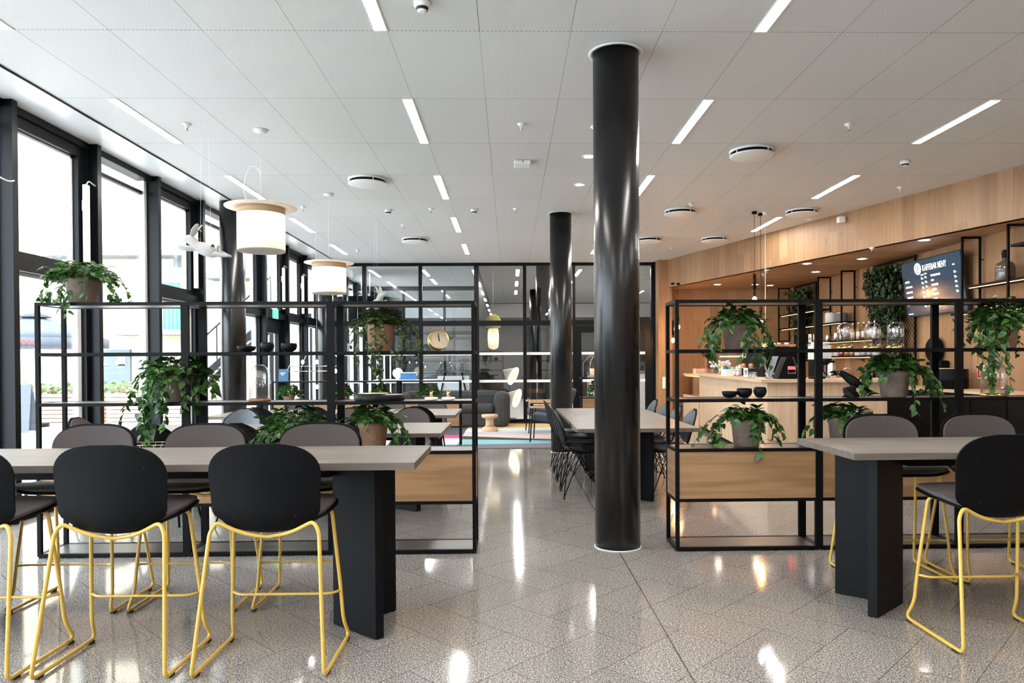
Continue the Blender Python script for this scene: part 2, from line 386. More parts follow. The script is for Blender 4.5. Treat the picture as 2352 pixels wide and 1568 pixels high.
def terra(name,c1,c2):
    t=NT(name); v=t.coord(); n=t.noise(v,9,5,.6); n2=t.noise(v,40,3,.5); f=t.math('MULTIPLY_ADD',n,.75,t.math('MULTIPLY',n2,.25))
    t.set(color=t.ramp(f,[(.3,c1),(.7,c2)]),rough=.8); t.bump(n2,.25,.004); return t.m
M['terra']=terra('terracotta',(.26,.125,.07),(.42,.26,.17))
M['terraold']=terra('aged grey terracotta',(.15,.105,.08),(.29,.225,.18))
def leafmat(name,c1,c2,c3):
    t=NT(name); g=t.n('ShaderNodeNewGeometry'); c=t.ramp(g.outputs['Random Per Island'],[(0,c1),(.55,c2),(1,c3)])
    out=[n for n in t.t.nodes if n.type=='OUTPUT_MATERIAL'][0]
    n=t.noise(t.coord(),60); c=t.mix(t.math('MULTIPLY',n,.3),c,c1); t.set(color=c,rough=.38,spec=.5)
    tb=t.n('ShaderNodeBsdfTranslucent'); hs=t.n('ShaderNodeHueSaturation'); hs.inputs['Value'].default_value=1.5; hs.inputs['Saturation'].default_value=1.1; t.l(c,hs.inputs['Color']); t.l(hs.outputs[0],tb.inputs[0])
    mx=t.n('ShaderNodeMixShader'); mx.inputs[0].default_value=.35; t.l(t.b.outputs[0],mx.inputs[1]); t.l(tb.outputs[0],mx.inputs[2]); t.l(mx.outputs[0],out.inputs[0]); return t.m
M['leaf']=leafmat('pothos leaves',(.010,.040,.008),(.028,.095,.016),(.085,.19,.035))
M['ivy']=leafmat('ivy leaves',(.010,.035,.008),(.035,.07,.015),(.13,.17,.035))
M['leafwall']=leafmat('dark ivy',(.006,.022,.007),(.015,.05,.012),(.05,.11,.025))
M['flowerbed']=leafmat('garden leaves',(.10,.2,.08),(.25,.35,.15),(.55,.20,.25))
M['stem']=pm('green brown stems',(.07,.07,.03),.6,.2,20)
def fabric(name,c):
    t=NT(name); v=t.coord((30,30,300)); n=t.noise(v,3,3,.6); v2=t.coord((300,300,40)); n2=t.noise(v2,3,2,.5); f=t.math('MULTIPLY_ADD',n,.6,t.math('MULTIPLY',n2,.4))
    t.set(color=t.ramp(f,[(.3,tuple(x*.75 for x in c)),(.7,tuple(x*1.25 for x in c))]),rough=.9); t.bump(f,.2,.002); return t.m
M['fabric']=fabric('brown grey woven wool',(.062,.050,.047))

# ================================================================== SETTING
H=3.473; YP=15.6; XW=-4.27; XR=6.09
f=MB().box(-4.3,6.3,-3.2,26.2,-.1,0); struct(obj('floor',f,M['floor']))
f=MB().box(-3.66,6.3,-3.2,26.2,H,H+.12); struct(obj('ceiling',f,M['ceiling']))
f=MB().box(-4.30,-3.66,-3.2,26.2,H+.004,H+.12); struct(obj('trim_1',f,M['whitegloss']))
f=MB().box(-3.672,-3.66,-3.2,YP,H-.012,H+.004); struct(obj('trim_2',f,M['fin']))
f=MB().box(-4.3,6.3,-3.3,-3.2,0,H); struct(obj('wall_front',f,M['cloud']))
f=MB().box(XR,XR+.1,-3.2,26.2,0,H); struct(obj('wall_right',f,M['oakwallY']))
# oak wall at the end of the bar
f=MB().box(3.165,XR,YP-.06,YP+.1,0,H); struct(obj('wall_back',f,M['oakwallX']))
# fascia of the bar canopy (runs obliquely) and its underside
fa=Vector((3.364,15.243,0)); fd=Vector((.30701,-.95171,0)); ang=math.atan2(fd.y,fd.x); LF=8.885
f=MB().box(0,LF,0,.10,2.885,H+.02); o=struct(obj('wall_canopy',f,M['oakwallX'])); o.location=fa; o.rotation_euler=(0,0,ang)
f=MB().prism([(3.40,15.24),(6.09,6.9),(6.09,15.54),(3.40,15.54)],2.885,2.90); struct(obj('ceiling_canopy',f,M['oaksoffit']))
f=MB().box(3.165,3.46,15.20,YP-.06,0,H); struct(obj('wall_pillar',f,M['oakwallX']))
f=MB().box(-4.3,6.3,26.2,26.3,0,H); struct(obj('wall_far',f,M['darkwall']))
f=MB().box(-4.3,6.3,26.05,26.2,2.95,H-.03); struct(obj('trim_4',f,M['white']))
f=MB().box(XR-.012,XR,YP-6,YP,0,.07); struct(obj('baseboard_right',f,M['blackwood']))
f=MB().box(3.14,3.165,YP-.1,YP+.05,0,H); struct(obj('trim_3',f,M['fin']))

# ---- columns
def column(n,x,y,r,lab):
    t=MB().cyl(x,y,0,H,r,64); o=struct(obj('trim_%d'%n,t,M['column']),lab,'column')
    k=MB().lathe([(r,0),(r+.006,0),(r+.006,.006),(r,.006)],64,(x,y,0),closed=True); obj('base_ring',k,M['white'],o)
    if x>-3:
        k=MB().lathe([(r,H-.008),(r+.03,H-.012),(r+.032,H-.004),(r,H)],64,(x,y,0),closed=True); obj('ceiling_collar',k,M['white'],o)
    return o
column(5,.757,5.052,.160,'large round black column between the two tall shelving units')
column(6,.752,10.465,.157,'second round black column behind the large front one')
column(7,-3.72,9.74,.160,'round black column close to the left window wall')
column(8,-3.86,15.15,.158,'round column by the window just before the glass partition')
column(9,.752,16.05,.157,'round column directly behind the glass partition')
column(10,.755,21.3,.157,'farthest round column in the room behind the partition')

# ---- window wall on the left: fins and one window per bay
PIT_=1.215
n=11
for k in range(-7,17):
    y=5.98+PIT_*k
    if y>26: break
    if abs(y-15.7)<.05: y=YP+.02
    b=MB().box(XW,-4.055,y-.028,y+.028,0,H+.004); b.box(-4.06,-4.045,y-.034,y+.034,0,H+.002)
    struct(obj('trim_%d'%n,b,M['fin'])); n+=1
def window(i,y0,y1,kind,exitdoor=False):
    o=MB(); G=.028
    a,b=y0+G,y1-G
    o.box(XW,-4.12,a,b,H-.06,H+.004); o.box(XW,-4.09,a,b,0,.05)
    w=struct(obj('window_%d'%i,o,M['fin']))
    if kind=='sash':
        tz=2.15
        fr=MB().box(XW,-4.10,a,b,tz-.05,tz+.05).box(XW,-4.14,b-.06,b,.05,H).box(XW,-4.2,a,a+.02,.05,H)
        obj('transom',fr,M['fin'],w)
        sx0,sx1=-4.235,-4.145; s0,s1,z0,z1=a+.02,b-.06,tz+.05,H-.06
        sa=MB().box(sx0,sx1,s0,s1,z0,z0+.07).box(sx0,sx1,s0,s1,z1-.10,z1).box(sx0,sx1,s0,s0+.05,z0+.07,z1-.1).box(sx0,sx1,s1-.10,s1,z0+.07,z1-.1)
        sh=obj('sash',sa,M['fin'],w); 
        be=MB().box(-4.24,-4.20,s1-.125,s1-.10,z0+.07,z1-.10).box(-4.24,-4.2,s0+.05,s1-.1,z1-.125,z1-.10); obj('glazing_bead',be,M['white'],sh)
        g=MB().box(-4.228,-4.222,s0+.05,s1-.1,z0+.07,z1-.1); obj('pane',g,M['glass'],sh)
        if not exitdoor:
            be=MB().box(-4.24,-4.19,b-.12,b-.06,.05,tz-.05).box(-4.24,-4.19,a+.02,b-.1,tz-.08,tz-.05); obj('glazing_bead',be,M['white'],w)
            g=MB().box(-4.228,-4.222,a+.02,b-.12,.05,tz-.08); obj('pane',g,M['glass'],w)
        else:
            d=MB().box(-4.24,-4.17,a+.02,a+.12,.05,tz-.05).box(-4.24,-4.17,b-.20,b-.06,.05,tz-.05).box(-4.24,-4.17,a+.12,b-.20,1.85,tz-.05).box(-4.24,-4.17,a+.12,b-.20,.05,.3)
            dd=obj('door_leaf',d,M['fin'],w); g=MB().box(-4.215,-4.209,a+.12,b-.2,.3,1.85); obj('pane',g,M['glass'],dd)
    else:
        be=MB().box(-4.24,-4.18,b-.055,b,.05,H-.06); obj('glazing_bead',be,M['white'],w)
        fr=MB().box(-4.24,-4.2,a,b-.055,H-.22,H-.18).box(-4.24,-4.2,a,a+.02,.05,H-.06); obj('head_bar',fr,M['fin'],w)
        g=MB().box(-4.228,-4.222,a+.02,b-.055,.05,H-.06); obj('pane',g,M['glass'],w)
i=1
for k in range(-7,16):
    y0=5.98+PIT_*k; y1=y0+PIT_
    kind='sash' if (k%2==0 or k>=5) and k<8 else 'fixed'
    window(i,y0,y1,kind,k==5); i+=1
# ---- glass partition at the end of the room
mx=[-4.27,-3.133,-1.925,-.714,.33,1.40,3.12]
ML=[None,(-3.175,-3.091),(-1.963,-1.888),(-.766,-.662),(.293,.368),(1.373,1.43),(3.085,3.14)]
for j in range(1,7):
    b=MB().box(ML[j][0],ML[j][1],YP-.04,YP+.06,0,H); struct(obj('trim_%d'%(40+j),b,M['fin']))
for j in range(0,6):
    x0=ML[j][1] if j else XW; x1=ML[j+1][0]; isdoor=(j==5)
    b=MB().box(x0,x1,YP-.03,YP+.05,3.41,3.487).box(x0,x1,YP-.03,YP+.05,2.108,2.221)
    if not isdoor: b.box(x0,x1,YP-.03,YP+.05,0,.08)
    w=struct(obj('window_%d'%(i+j) if not isdoor else 'door_1',b,M['fin']))
    g=MB().box(x0,x1,YP,YP+.008,2.221,3.41); obj('pane',g,M['glasspart'],w)
    if isdoor:
        xm=(x0+x1)/2
        for (p,q) in ((x0,xm),(xm,x1)):
            d=MB().box(p,p+.13,YP-.02,YP+.04,.01,2.1).box(q-.13,q,YP-.02,YP+.04,.01,2.1).box(p+.13,q-.13,YP-.02,YP+.04,1.95,2.1).box(p+.13,q-.13,YP-.02,YP+.04,.01,.22)
            dd=obj('door_leaf',d,M['fin'],w)
            g=MB().box(p+.13,q-.13,YP,YP+.008,.22,1.95); obj('pane',g,M['glasspart'],dd)
            h=MB().tube([(q-.06 if p==x0 else p+.06,YP-.06,z) for z in (.8,1.3)],.012,8); obj('handle',h,M['black'],dd)
            fl=MB().box(p+.13,q-.13,YP-.003,YP,1.474,1.531).box(p+.13,q-.13,YP-.003,YP,.878,.935); obj('film_stripe',fl,M['film'],dd)
    else:
        g=MB().box(x0,x1,YP,YP+.008,.08,2.108); obj('pane',g,M['glasspart'],w)
        fl=MB().box(x0,x1,YP-.003,YP,1.474,1.531).box(x0,x1,YP-.003,YP,.878,.935); obj('film_stripe',fl,M['film'],w)
i+=6
# ---- rooms beyond the partition
b=MB().box(-.76,-.70,YP+.06,26.2,0,H); struct(obj('wall_corridor',b,M['fin']))
YQ=20.3
for (x0,x1) in ((-4.27,-2.95),(-2.95,-1.80),(-1.80,-.76)):
    b=MB().box(x0,x1,YQ,YQ+.08,3.36,H).box(x0,x1,YQ,YQ+.08,2.1,2.2).box(x1-.07,x1,YQ,YQ+.08,0,3.36).box(x0,x1,YQ,YQ+.08,0,.08)
    w=struct(obj('window_%d'%i,b,M['fin'])); g=MB().box(x0,x1-.07,YQ+.03,YQ+.038,.08,2.1).box(x0,x1-.07,YQ+.03,YQ+.038,2.2,3.36); obj('pane',g,M['glasspart'],w); i+=1
b=MB().box(-.70,6.09,YP+.06,26.2,0,.006); 
struct(obj('floor_deck',b,woodmat('grey decking',(.56,.54,.52),(.34,.33,.32),(.66,.64,.62),'X',1.2,.5)))

b=MB().box(XR-.02,XR-.001,YP+.2,26.0,0,H); struct(obj('wall_side_bounce',b,M['cloud']))  # white facing added over the oak wall to bounce light onto the ceiling
# ================================================================== OUTSIDE
b=MB().box(-60,-4.32,-20,60,-.42,-.3); struct(obj('ground_paving',b,M['stone']))
b=MB().box(-5.3,-4.3,-3,26,H+.02,H+.16); struct(obj('ceiling_overhang',b,M['white']))
b=MB().box(-4.3,6.4,26.3,26.5,0,4.2).box(6.2,6.4,-3.3,26.5,H+.1,4.2).box(-4.3,6.4,-3.4,-3.3,0,4.2).box(-5.3,6.4,-3.4,26.5,H+.16,4.2); struct(obj('wall_building_shell',b,M['cloud']))
bd=thing('house_facade','cream rendered house across the yard with dark double door','building',(-12,26,-.3))
def L(x,y,z): return (x+12,y-26,z+.3)
f=MB(); f.box(-28,7.4,0,.4,0,12)
obj('wall',f,M['render'],bd)
def bp(name,x0,x1,y0,y1,z0,z1,mt,par=None): 
    f=MB().box(x0+12,x1+12,y0-26,y1-26,z0+.3,z1+.3); return obj(name,f,M[mt],par or bd)
d=bp('door',-14.82,-13.55,25.88,26,-.3,1.86,'extdoor')
for xx in (-14.72,-14.12):
    for zz in (-.1,.22,.5,1.3): obj('door_moulding',MB().box(xx+12+.05,xx+12+.45,-.15,-.12,zz+.3,zz+.34),M['stone'],d)
bp('notice',-13.98,-13.7,25.85,25.87,1.3,1.6,'paper',d)
for (x0,x1,z0,z1) in ((-17.3,-15.4,.5,1.75),(-17.0,-16,4.6,6.3),(-12,-11,4.8,6.6),(-9.6,-8.9,1.5,3.0),(-9.0,-8.2,4.7,6.4),(-7.4,-6.8,1.2,2.9)):
    w=bp('window',x0,x1,25.93,26,z0,z1,'ash'); 
    for q in (.33,.66): bp('mullion',x0+(x1-x0)*q-.03,x0+(x1-x0)*q+.03,25.9,25.93,z0,z1,'white',w)
def balcony(x0,x1,z,dep,rail=1.0,shut=False):
    f=MB().box(x0+12,x1+12,-dep,0,z+.3,z+.48); b=obj('balcony',f,M['ash'],bd)
    f=MB()
    nn=int((x1-x0)/.14)
    for q in range(nn+1):
        xx=x0+12+(x1-x0)*q/nn; f.box(xx-.012,xx+.012,-dep,-dep+.02,z+.48,z+.3+rail+.18)
    f.box(x0+12,x1+12,-dep,-dep+.03,z+rail+.46,z+rail+.5); obj('railing',f,M['ash'],b)
    if shut: bp('shutter',x1-1.1,x1-.5,25.9,26,z+.2,z+1.9,'green',b)
balcony(-13.85,-11.3,2.35,.9,1.0,True); balcony(-16.2,-11.0,5.1,.9)
balcony(-10.6,-8.7,4.3,.9)
# steel stair in the yard
st=thing('outdoor_stair','dark steel stair with open slatted treads outside the windows','stair',(-8.4,22,-.3))
f=MB()
for q in range(16): f.box(-2.0+q*.2,-1.7+q*.2,-.5,.5,.18*(q+1),.18*(q+1)+.05)
obj('treads',f,M['fin'],st)
f=MB().bar((-2,-.5,.1),(1.4,-.5,3.1),.05,.2).bar((-2,.5,.1),(1.4,.5,3.1),.05,.2)
for q in range(9): f.bar((-1.9+q*.4,-.5,.3+q*.36),(-1.9+q*.4,-.5,1.3+q*.36),.03)
f.bar((-1.9,-.5,1.3),(1.3,-.5,4.2),.04); obj('stringer',f,M['fin'],st)
f=MB().box(1.2,2.6,-.6,.6,3.0,3.1)
for xx in (1.3,2.5): f.box(xx-.05,xx+.05,-.5,-.4,0,3)
obj('landing',f,M['fin'],st)
# planters, parasol, sign
def planter(x0,x1,Y,lab):
    t=thing('planter_box',lab,'planter',((x0+x1)/2,Y,-.3),0,'slatted planters in the yard'); w=(x1-x0)/2
    f=MB()
    for q in range(7): f.box(-w,w,-.3,.3,.02+q*.115,.02+q*.115+.095)
    obj('slatted_box',f,M['slatwood'],t)
    rnd=random.Random(int(x0*10)); f=MB()
    for q in range(260):
        c=Vector((rnd.uniform(-w,w),rnd.uniform(-.28,.28),.82+rnd.uniform(0,.22)+.1*math.sin(q))); a=rnd.uniform(0,6.28); r=rnd.uniform(.05,.09)
        u=Vector((math.cos(a),math.sin(a),rnd.uniform(-.5,.5)))*r; v=Vector((-math.sin(a),math.cos(a),rnd.uniform(.2,1)))*r
        f.quad(c-u,c-v,c+u,c+v)
    obj('planting',f,M['flowerbed'],t)
planter(-13.9,-11.45,20.6,'slatted wooden planter with pink flowers, left of the pair outside')
planter(-11.3,-8.95,20.6,'slatted wooden planter with green and red leaves, right of the pair outside')
pz=thing('parasol','large charcoal cafe parasol with printed valance in the yard','parasol',(-12.4,19,-.3))
f=MB(); 
prof=[(.05,2.92),(.55,2.74),(1.15,2.52),(1.75,2.30)]
f.lathe(prof,8); obj('canopy',f,M['canvas'],pz)
f=MB().lathe([(1.752,2.06),(1.752,2.30)],8); 
f.lathe([(.02,3.05),(.42,2.86)],8); obj('valance',f,M['canvas'],pz)
f=MB().cyl(0,0,0,2.95,.03,12); obj('pole',f,M['white'],pz)
f=MB().cyl(0,0,0,.1,.3,24); obj('base',f,M['fin'],pz)
def textobj(name,txt,size,mt,parent,loc,rot,ext=.001,align='LEFT',sx=1.,fontbold=0.):
    cu=bpy.data.curves.new(name,'FONT'); cu.body=txt; cu.size=size; cu.extrude=ext; cu.align_x=align; cu.offset=fontbold
    t=bpy.data.objects.new(name+'_tmp',cu); C.objects.link(t); bpy.context.view_layer.update()
    me=bpy.data.meshes.new_from_object(t.evaluated_get(bpy.context.evaluated_depsgraph_get())); bpy.data.objects.remove(t); bpy.data.curves.remove(cu)
    me.materials.clear(); me.materials.append(M[mt]); me.name=name
    o=bpy.data.objects.new(name,me); C.objects.link(o); o.parent=parent; o.location=loc; o.rotation_euler=rot; o.scale=(sx,1,1); return o
for a_,px_ in ((-1.25,0),(-2.03,0)):
    r_=1.64; x=r_*math.cos(a_); y=r_*math.sin(a_)
    yaw=a_+PI/2
    f=MB(); mm=Matrix.Translation((x,y-.06,2.18))@Matrix.Rotation(yaw,4,'Z')@Matrix.Rotation(PI/2,4,'X')
    f.lathe([(0,0),(.09,0),(.09,.01),(0,.01)],20,M=mm); e=obj('valance_emblem',f,M['white'],pz)
    f=MB(); mm2=mm@Matrix.Translation((0,.03,.012)); f.lathe([(0,0),(.055,0),(.055,.004),(0,.004)],16,M=mm2); obj('emblem_cap',f,M['red'],e)
    f=MB(); mm2=mm@Matrix.Translation((0,-.04,.012)); f.lathe([(0,0),(.04,0),(.04,.004),(0,.004)],16,M=mm2); obj('emblem_wave',f,M['print_b'],e)
    o=textobj('valance_lettering','MAX',.16,'red',pz,(x+.12*math.cos(yaw),y-.07+.12*math.sin(yaw),2.12),(PI/2,0,yaw),.002,fontbold=.004)
sg=thing('pavement_sign','grey folding pavement sign standing outside by the planters','sign',(-11.9,17.6,-.3),.2)
f=MB(); f.add([(-.35,-.35,0),(.35,-.35,0),(.28,0,1.15),(-.28,0,1.15),(-.35,-.32,0),(.35,-.32,0),(.28,.03,1.15),(-.28,.03,1.15)],[(0,1,2,3),(7,6,5,4),(0,4,5,1),(1,5,6,2),(2,6,7,3),(3,7,4,0)]); obj('front_board',f,M['canvas'],sg)
f=MB(); f.add([(-.35,.38,0),(.35,.38,0),(.28,.03,1.15),(-.28,.03,1.15),(-.35,.35,0),(.35,.35,0),(.28,.0,1.15),(-.28,.0,1.15)],[(3,2,1,0),(4,5,6,7),(0,1,5,4),(1,2,6,5),(2,3,7,6),(3,0,4,7)]); obj('rear_board',f,M['canvas'],sg)

# ================================================================== CEILING FIXTURES
names={-3.23:'far-left',-.828:'centre-left',1.662:'centre-right',4.075:'far-right'}
rows=[(-1.28,'row behind the viewer'),(1.12,'row above the viewer'),(3.52,'nearest visible row'),(5.92,'second row from the front'),(8.32,'third row from the front'),(10.72,'fourth row from the front'),(13.12,'last row before the partition'),(16.72,'first row behind the partition'),(19.12,'second row behind the partition'),(21.52,'third row behind the partition')]
proto=None
for (y0,rn) in rows:
    for X,cn in names.items():
        if X>4 and y0>12.5: continue
        lab='recessed linear ceiling light in the %s line, %s'%(cn,rn)
        if proto is None:
            proto=thing('linear_ceiling_light',lab,'ceiling light',(X,y0+.6,H),0,'linear lights recessed in the ceiling')
            obj('diffuser',MB().box(-.038,.038,-.585,.585,-.004,.0),M['lamp'],proto)
            obj('frame',MB().box(-.046,-.038,-.6,.6,-.006,0).box(.038,.046,-.6,.6,-.006,0).box(-.038,.038,-.6,-.585,-.006,0).box(-.038,.038,.585,.6,-.006,0),M['white'],proto)
        else: copytree(proto,(X,y0+.6,H),0,lab)
# round air diffusers
dl=[((2.506,7.36),'large round ceiling air diffuser right of the front column'),((-1.664,8.51),'round ceiling air diffuser above the left shelving unit'),((2.456,10.26),'round ceiling air diffuser right of the second column'),((4.224,10.28),'round ceiling air diffuser beside the oak canopy'),((3.607,12.55),'round ceiling air diffuser farthest along the oak canopy'),((2.454,12.58),'round ceiling air diffuser seen past the front column edge'),((-1.641,12.56),'round ceiling air diffuser nearest the partition on the left')]
for X,cn in ((.2,'left'),(2.9,'right')):  # extra lines of lights, added to brighten the room behind the partition
    for y0,rn in ((16.72,'first'),(19.12,'second'),(21.52,'third')): copytree(proto,(X,y0+.6,H),0,'added linear fill light behind the partition, %s inner line, %s row'%(cn,rn))
for X,cn in ((-2.0,'left'),):  # two more fill lights added on the left side beyond the partition
    for y0,rn in ((16.72,'first'),(18.52,'second')): copytree(proto,(X,y0+.6,H),0,'added linear fill light above the bench table beyond the partition, %s row'%rn)
p=None
for (xy,lab) in dl:
    if p is None:
        p=thing('ceiling_air_diffuser',lab,'air diffuser',(*xy,H),0,'round ceiling air diffusers')
        obj('disc',MB().lathe([(0,-.068),(.20,-.066),(.222,-.058),(.224,-.052),(.2,-.05),(0,-.05)],40),M['white'],p)
        obj('ring',MB().lathe([(.20,-.022),(.226,-.022),(.228,-.001),(.20,-.001)],40,closed=True),M['white'],p)
        obj('throat',MB().lathe([(.185,-.05),(.185,-.001)],40),M['black'],p)
        f=MB(); 
        for q in range(4): a=q*PI/2+.5; f.box(-.004,.004,-.004,.004,-.055,-.01,Matrix.Translation((.213*math.cos(a),.213*math.sin(a),0)))
        obj('spacers',f,M['white'],p)
    else: copytree(p,(*xy,H),0,lab)
def sprinkler(P,lab,z=H,first=[None]):
    if first[0] is None:
        t=thing('ceiling_sprinkler',lab,'sprinkler',(P[0],P[1],z),0,'small white ceiling sprinklers'); first[0]=t
        obj('rose',MB().lathe([(.012,-.03),(.036,-.008),(.04,-.001)],16),M['white'],t); obj('nozzle',MB().cyl(0,0,-.055,-.01,.008,8).cyl(0,0,-.06,-.056,.016,10),M['chrome'],t)
    else: copytree(first[0],(P[0],P[1],z),0,lab)
for P,lab in [((-2.9,6.55),'sprinkler beside the far-left linear light'),((.12,6.54),'sprinkler left of the front column head'),((3.12,6.53),'sprinkler between the right-hand linear lights'),((4.9,8.9),'sprinkler nearest the oak fascia at right'),((2.5,9.81),'sprinkler just before the round diffuser right of columns'),((-1.09,10.09),'sprinkler beside the smoke detector'),((.093,10.1),'sprinkler left of the second column head'),((-1.66,11.29),'sprinkler before the left far diffuser'),((-2.885,13.73),'sprinkler near the partition at far left'),((3.09,13.6),'sprinkler near the end of the oak canopy'),((-2.84,9.97),'sprinkler above the second drum pendant'),((4.6,10.9),'sprinkler between the diffuser and the oak fascia')]: sprinkler(P,lab)
for P,lab in [((5.08,9.96),'sprinkler under the oak soffit by the menu screen'),((4.6,12.9),'sprinkler under the oak soffit by the smoke detector')]: sprinkler(P,lab,2.885)
def detector(P,lab,z=H):
    t=thing('smoke_detector',lab,'detector',(P[0],P[1],z)); obj('body',MB().lathe([(.018,-.058),(.03,-.052),(.036,-.03),(.05,-.022),(.052,-.001)],20),M['whiteplastic'],t)
    obj('vent_slots',MB().lathe([(.0335,-.05),(.038,-.034)],20),M['rubber'],t)
detector((-1.704,10.2),'smoke detector left of the centre ceiling row'); detector((-.49,10.18),'dome shaped ceiling detector in the centre'); detector((4.32,7.75),'dome ceiling detector near the far-right linear light'); detector((4.45,12.3),'smoke detector under the oak soffit',2.885); detector((-.515,4.35),'ceiling detector at the very top edge of view')
t=thing('wireless_access_point','flat white square box fixed to ceiling left of column','access point',(.15,7.78,H)); obj('housing',MB().box(-.09,.09,-.09,.09,-.045,-.001),M['whiteplastic'],t,bevel=.012); obj('indicator',MB().box(.0,.01,-.092,-.09,-.03,-.012),M['rubber'],t)
t=thing('wall_sensor','small white sensor box at top of the oak fascia','sensor',(4.86,10.42,3.36)); obj('housing',MB().box(-.05,.05,-.05,.04,-.04,.05),M['whiteplastic'],t,bevel=.01); obj('bracket',MB().box(.03,.10,-.01,.03,-.0,.03),M['whiteplastic'],t)
def downlight(P,lab,z,r=.072,first={}):
    t=thing('recessed_downlight',lab,'downlight',(P[0],P[1],z),0,'round recessed downlights'); 
    obj('trim_ring',MB().lathe([(r*.78,-.004),(r,-.006),(r*1.06,-.001),(r*.78,-.001)],28,closed=True),M['white'],t)
    obj('reflector',MB().lathe([(r*.78,-.003),(r*.3,-.0015)],28),M['chrome'],t)
    obj('lamp',MB().lathe([(0,-.005),(r*.62,-.005),(r*.62,-.001)],20),M['spot'],t)
downlight((.83,6.62),'downlight hidden mostly by the front column, nearest of three',H); downlight((.845,7.57),'downlight beside the front column, middle of three',H); downlight((.865,8.77),'downlight left of the front column, farthest of three',H)
for p_,lab in [((1854,605),'soffit downlight second of four along the canopy front'),((1980,594),'soffit downlight nearest the menu screen front left'),((1874,624),'soffit downlight set back above the wall frames'),((2124,551),'soffit downlight nearest the viewer over the menu screen'),((1648,653),'soffit downlight farthest to the left'),((1735,653.),'soffit downlight behind the hanging bulbs'),((1769,655),'soffit downlight beside the wall corner')]:
    q=onZ(*p_,2.885); q.y=min(q.y,15.1); downlight((q.x,q.y),lab,2.885,.085)

# ================================================================== SHELVING UNITS
LV=[1.725,1.385,1.045,.705,.362,.030]   # tops of the bars
def shelving(label,xs,y0,y1,grp='tall black steel shelving units'):
    x0=xs[0]; t=thing('shelving_unit',label,'shelving unit',(x0,y0,0),0,grp)
    D=y1-y0; T=.025
    X=[x-x0 for x in xs]
    for a,b in zip(X[:-1],X[1:]):
        f=MB()
        for x in (a,b-T):
            f.box(x,x+T,0,T,.012,LV[0]); f.box(x,x+T,D-T,D,.012,LV[0])
        for z in LV:
            f.box(a+T,b-T,0,T,z-.022,z).box(a+T,b-T,D-T,D,z-.022,z).box(a,a+T,T,D-T,z-.022,z).box(b-T,b,T,D-T,z-.022,z)
        fr=obj('bay_frame',f,M['black'],t)
        for z in (0,1,2,3,5): obj('shelf',MB().box(a+T,b-T,T,D-T,LV[z]-.018,LV[z]-.002),M['shelf'],fr)
        pn=obj('box_front',MB().box(a+T,b-T,.004,.020,LV[4],LV[3]-.022),M['oak'],t); 
        obj('box_back',MB().box(a+T,b-T,D-.02,D-.004,LV[4],LV[3]-.022),M['oak'],t)
        obj('box_bottom',MB().box(a+T,b-T,.02,D-.02,LV[4]-.016,LV[4]-.002),M['oak'],t)
        for x in (a,b-T):
            obj('foot',MB().cyl(x+T/2,T/2,0,.012,.010,8),M['rubber'],t); obj('foot',MB().cyl(x+T/2,D-T/2,0,.012,.010,8),M['rubber'],t)
        for x in (a+.004,b-.02):
            obj('box_end',MB().box(x,x+.016,T,D-T,LV[4],LV[3]-.022),M['oakend'],t)
    return t
DL=4.885; DR=4.880
shelving('tall black steel shelving unit with oak boxes, left of the big column',[-3.19,-2.193,-1.215,-.235],DL,DL+.31)
shelving('tall black steel shelving unit with oak boxes, right of the big column',[1.132,2.123,3.102,4.08],DR,DR+.31)
# low far units: top bar at 1.04, box, thin legs
def lowunit(label,xs,y0,y1,grp='low black shelving units at the back'):
    x0=xs[0]; t=thing('low_shelving_unit',label,'shelving unit',(x0,y0,0),0,grp); D=y1-y0;T=.022; X=[x-x0 for x in xs]
    for a,b in zip(X[:-1],X[1:]):
        f=MB()
        for x in (a,b-T): f.box(x,x+T,0,T,0,1.035).box(x,x+T,D-T,D,0,1.035)
        for z in (1.035,.695,.33): f.box(a+T,b-T,0,T,z-.02,z).box(a+T,b-T,D-T,D,z-.02,z).box(a,a+T,T,D-T,z-.02,z).box(b-T,b,T,D-T,z-.02,z)
        fr=obj('bay_frame',f,M['black'],t)
        for z in (1.035,.695): obj('shelf',MB().box(a+T,b-T,T,D-T,z-.016,z-.002),M['shelf'],fr)
        f=MB().box(a+T,b-T,.004,.02,.33,.675).box(a+T,b-T,D-.02,D-.004,.33,.675).box(a+T,b-T,.02,D-.02,.33,.346).box(a+T,a+T+.01,.02,D-.02,.346,.675).box(b-T-.01,b-T,.02,D-.02,.346,.675); obj('oak_box',f,M['oak'],t)
    return t
lowunit('low black and oak shelving unit behind the left dining tables',[-3.66,-2.70,-1.73,-.765],11.1,11.4)
lowunit('low black and oak shelving unit beside the second column, far right',[1.24,2.21],12.45,12.75)

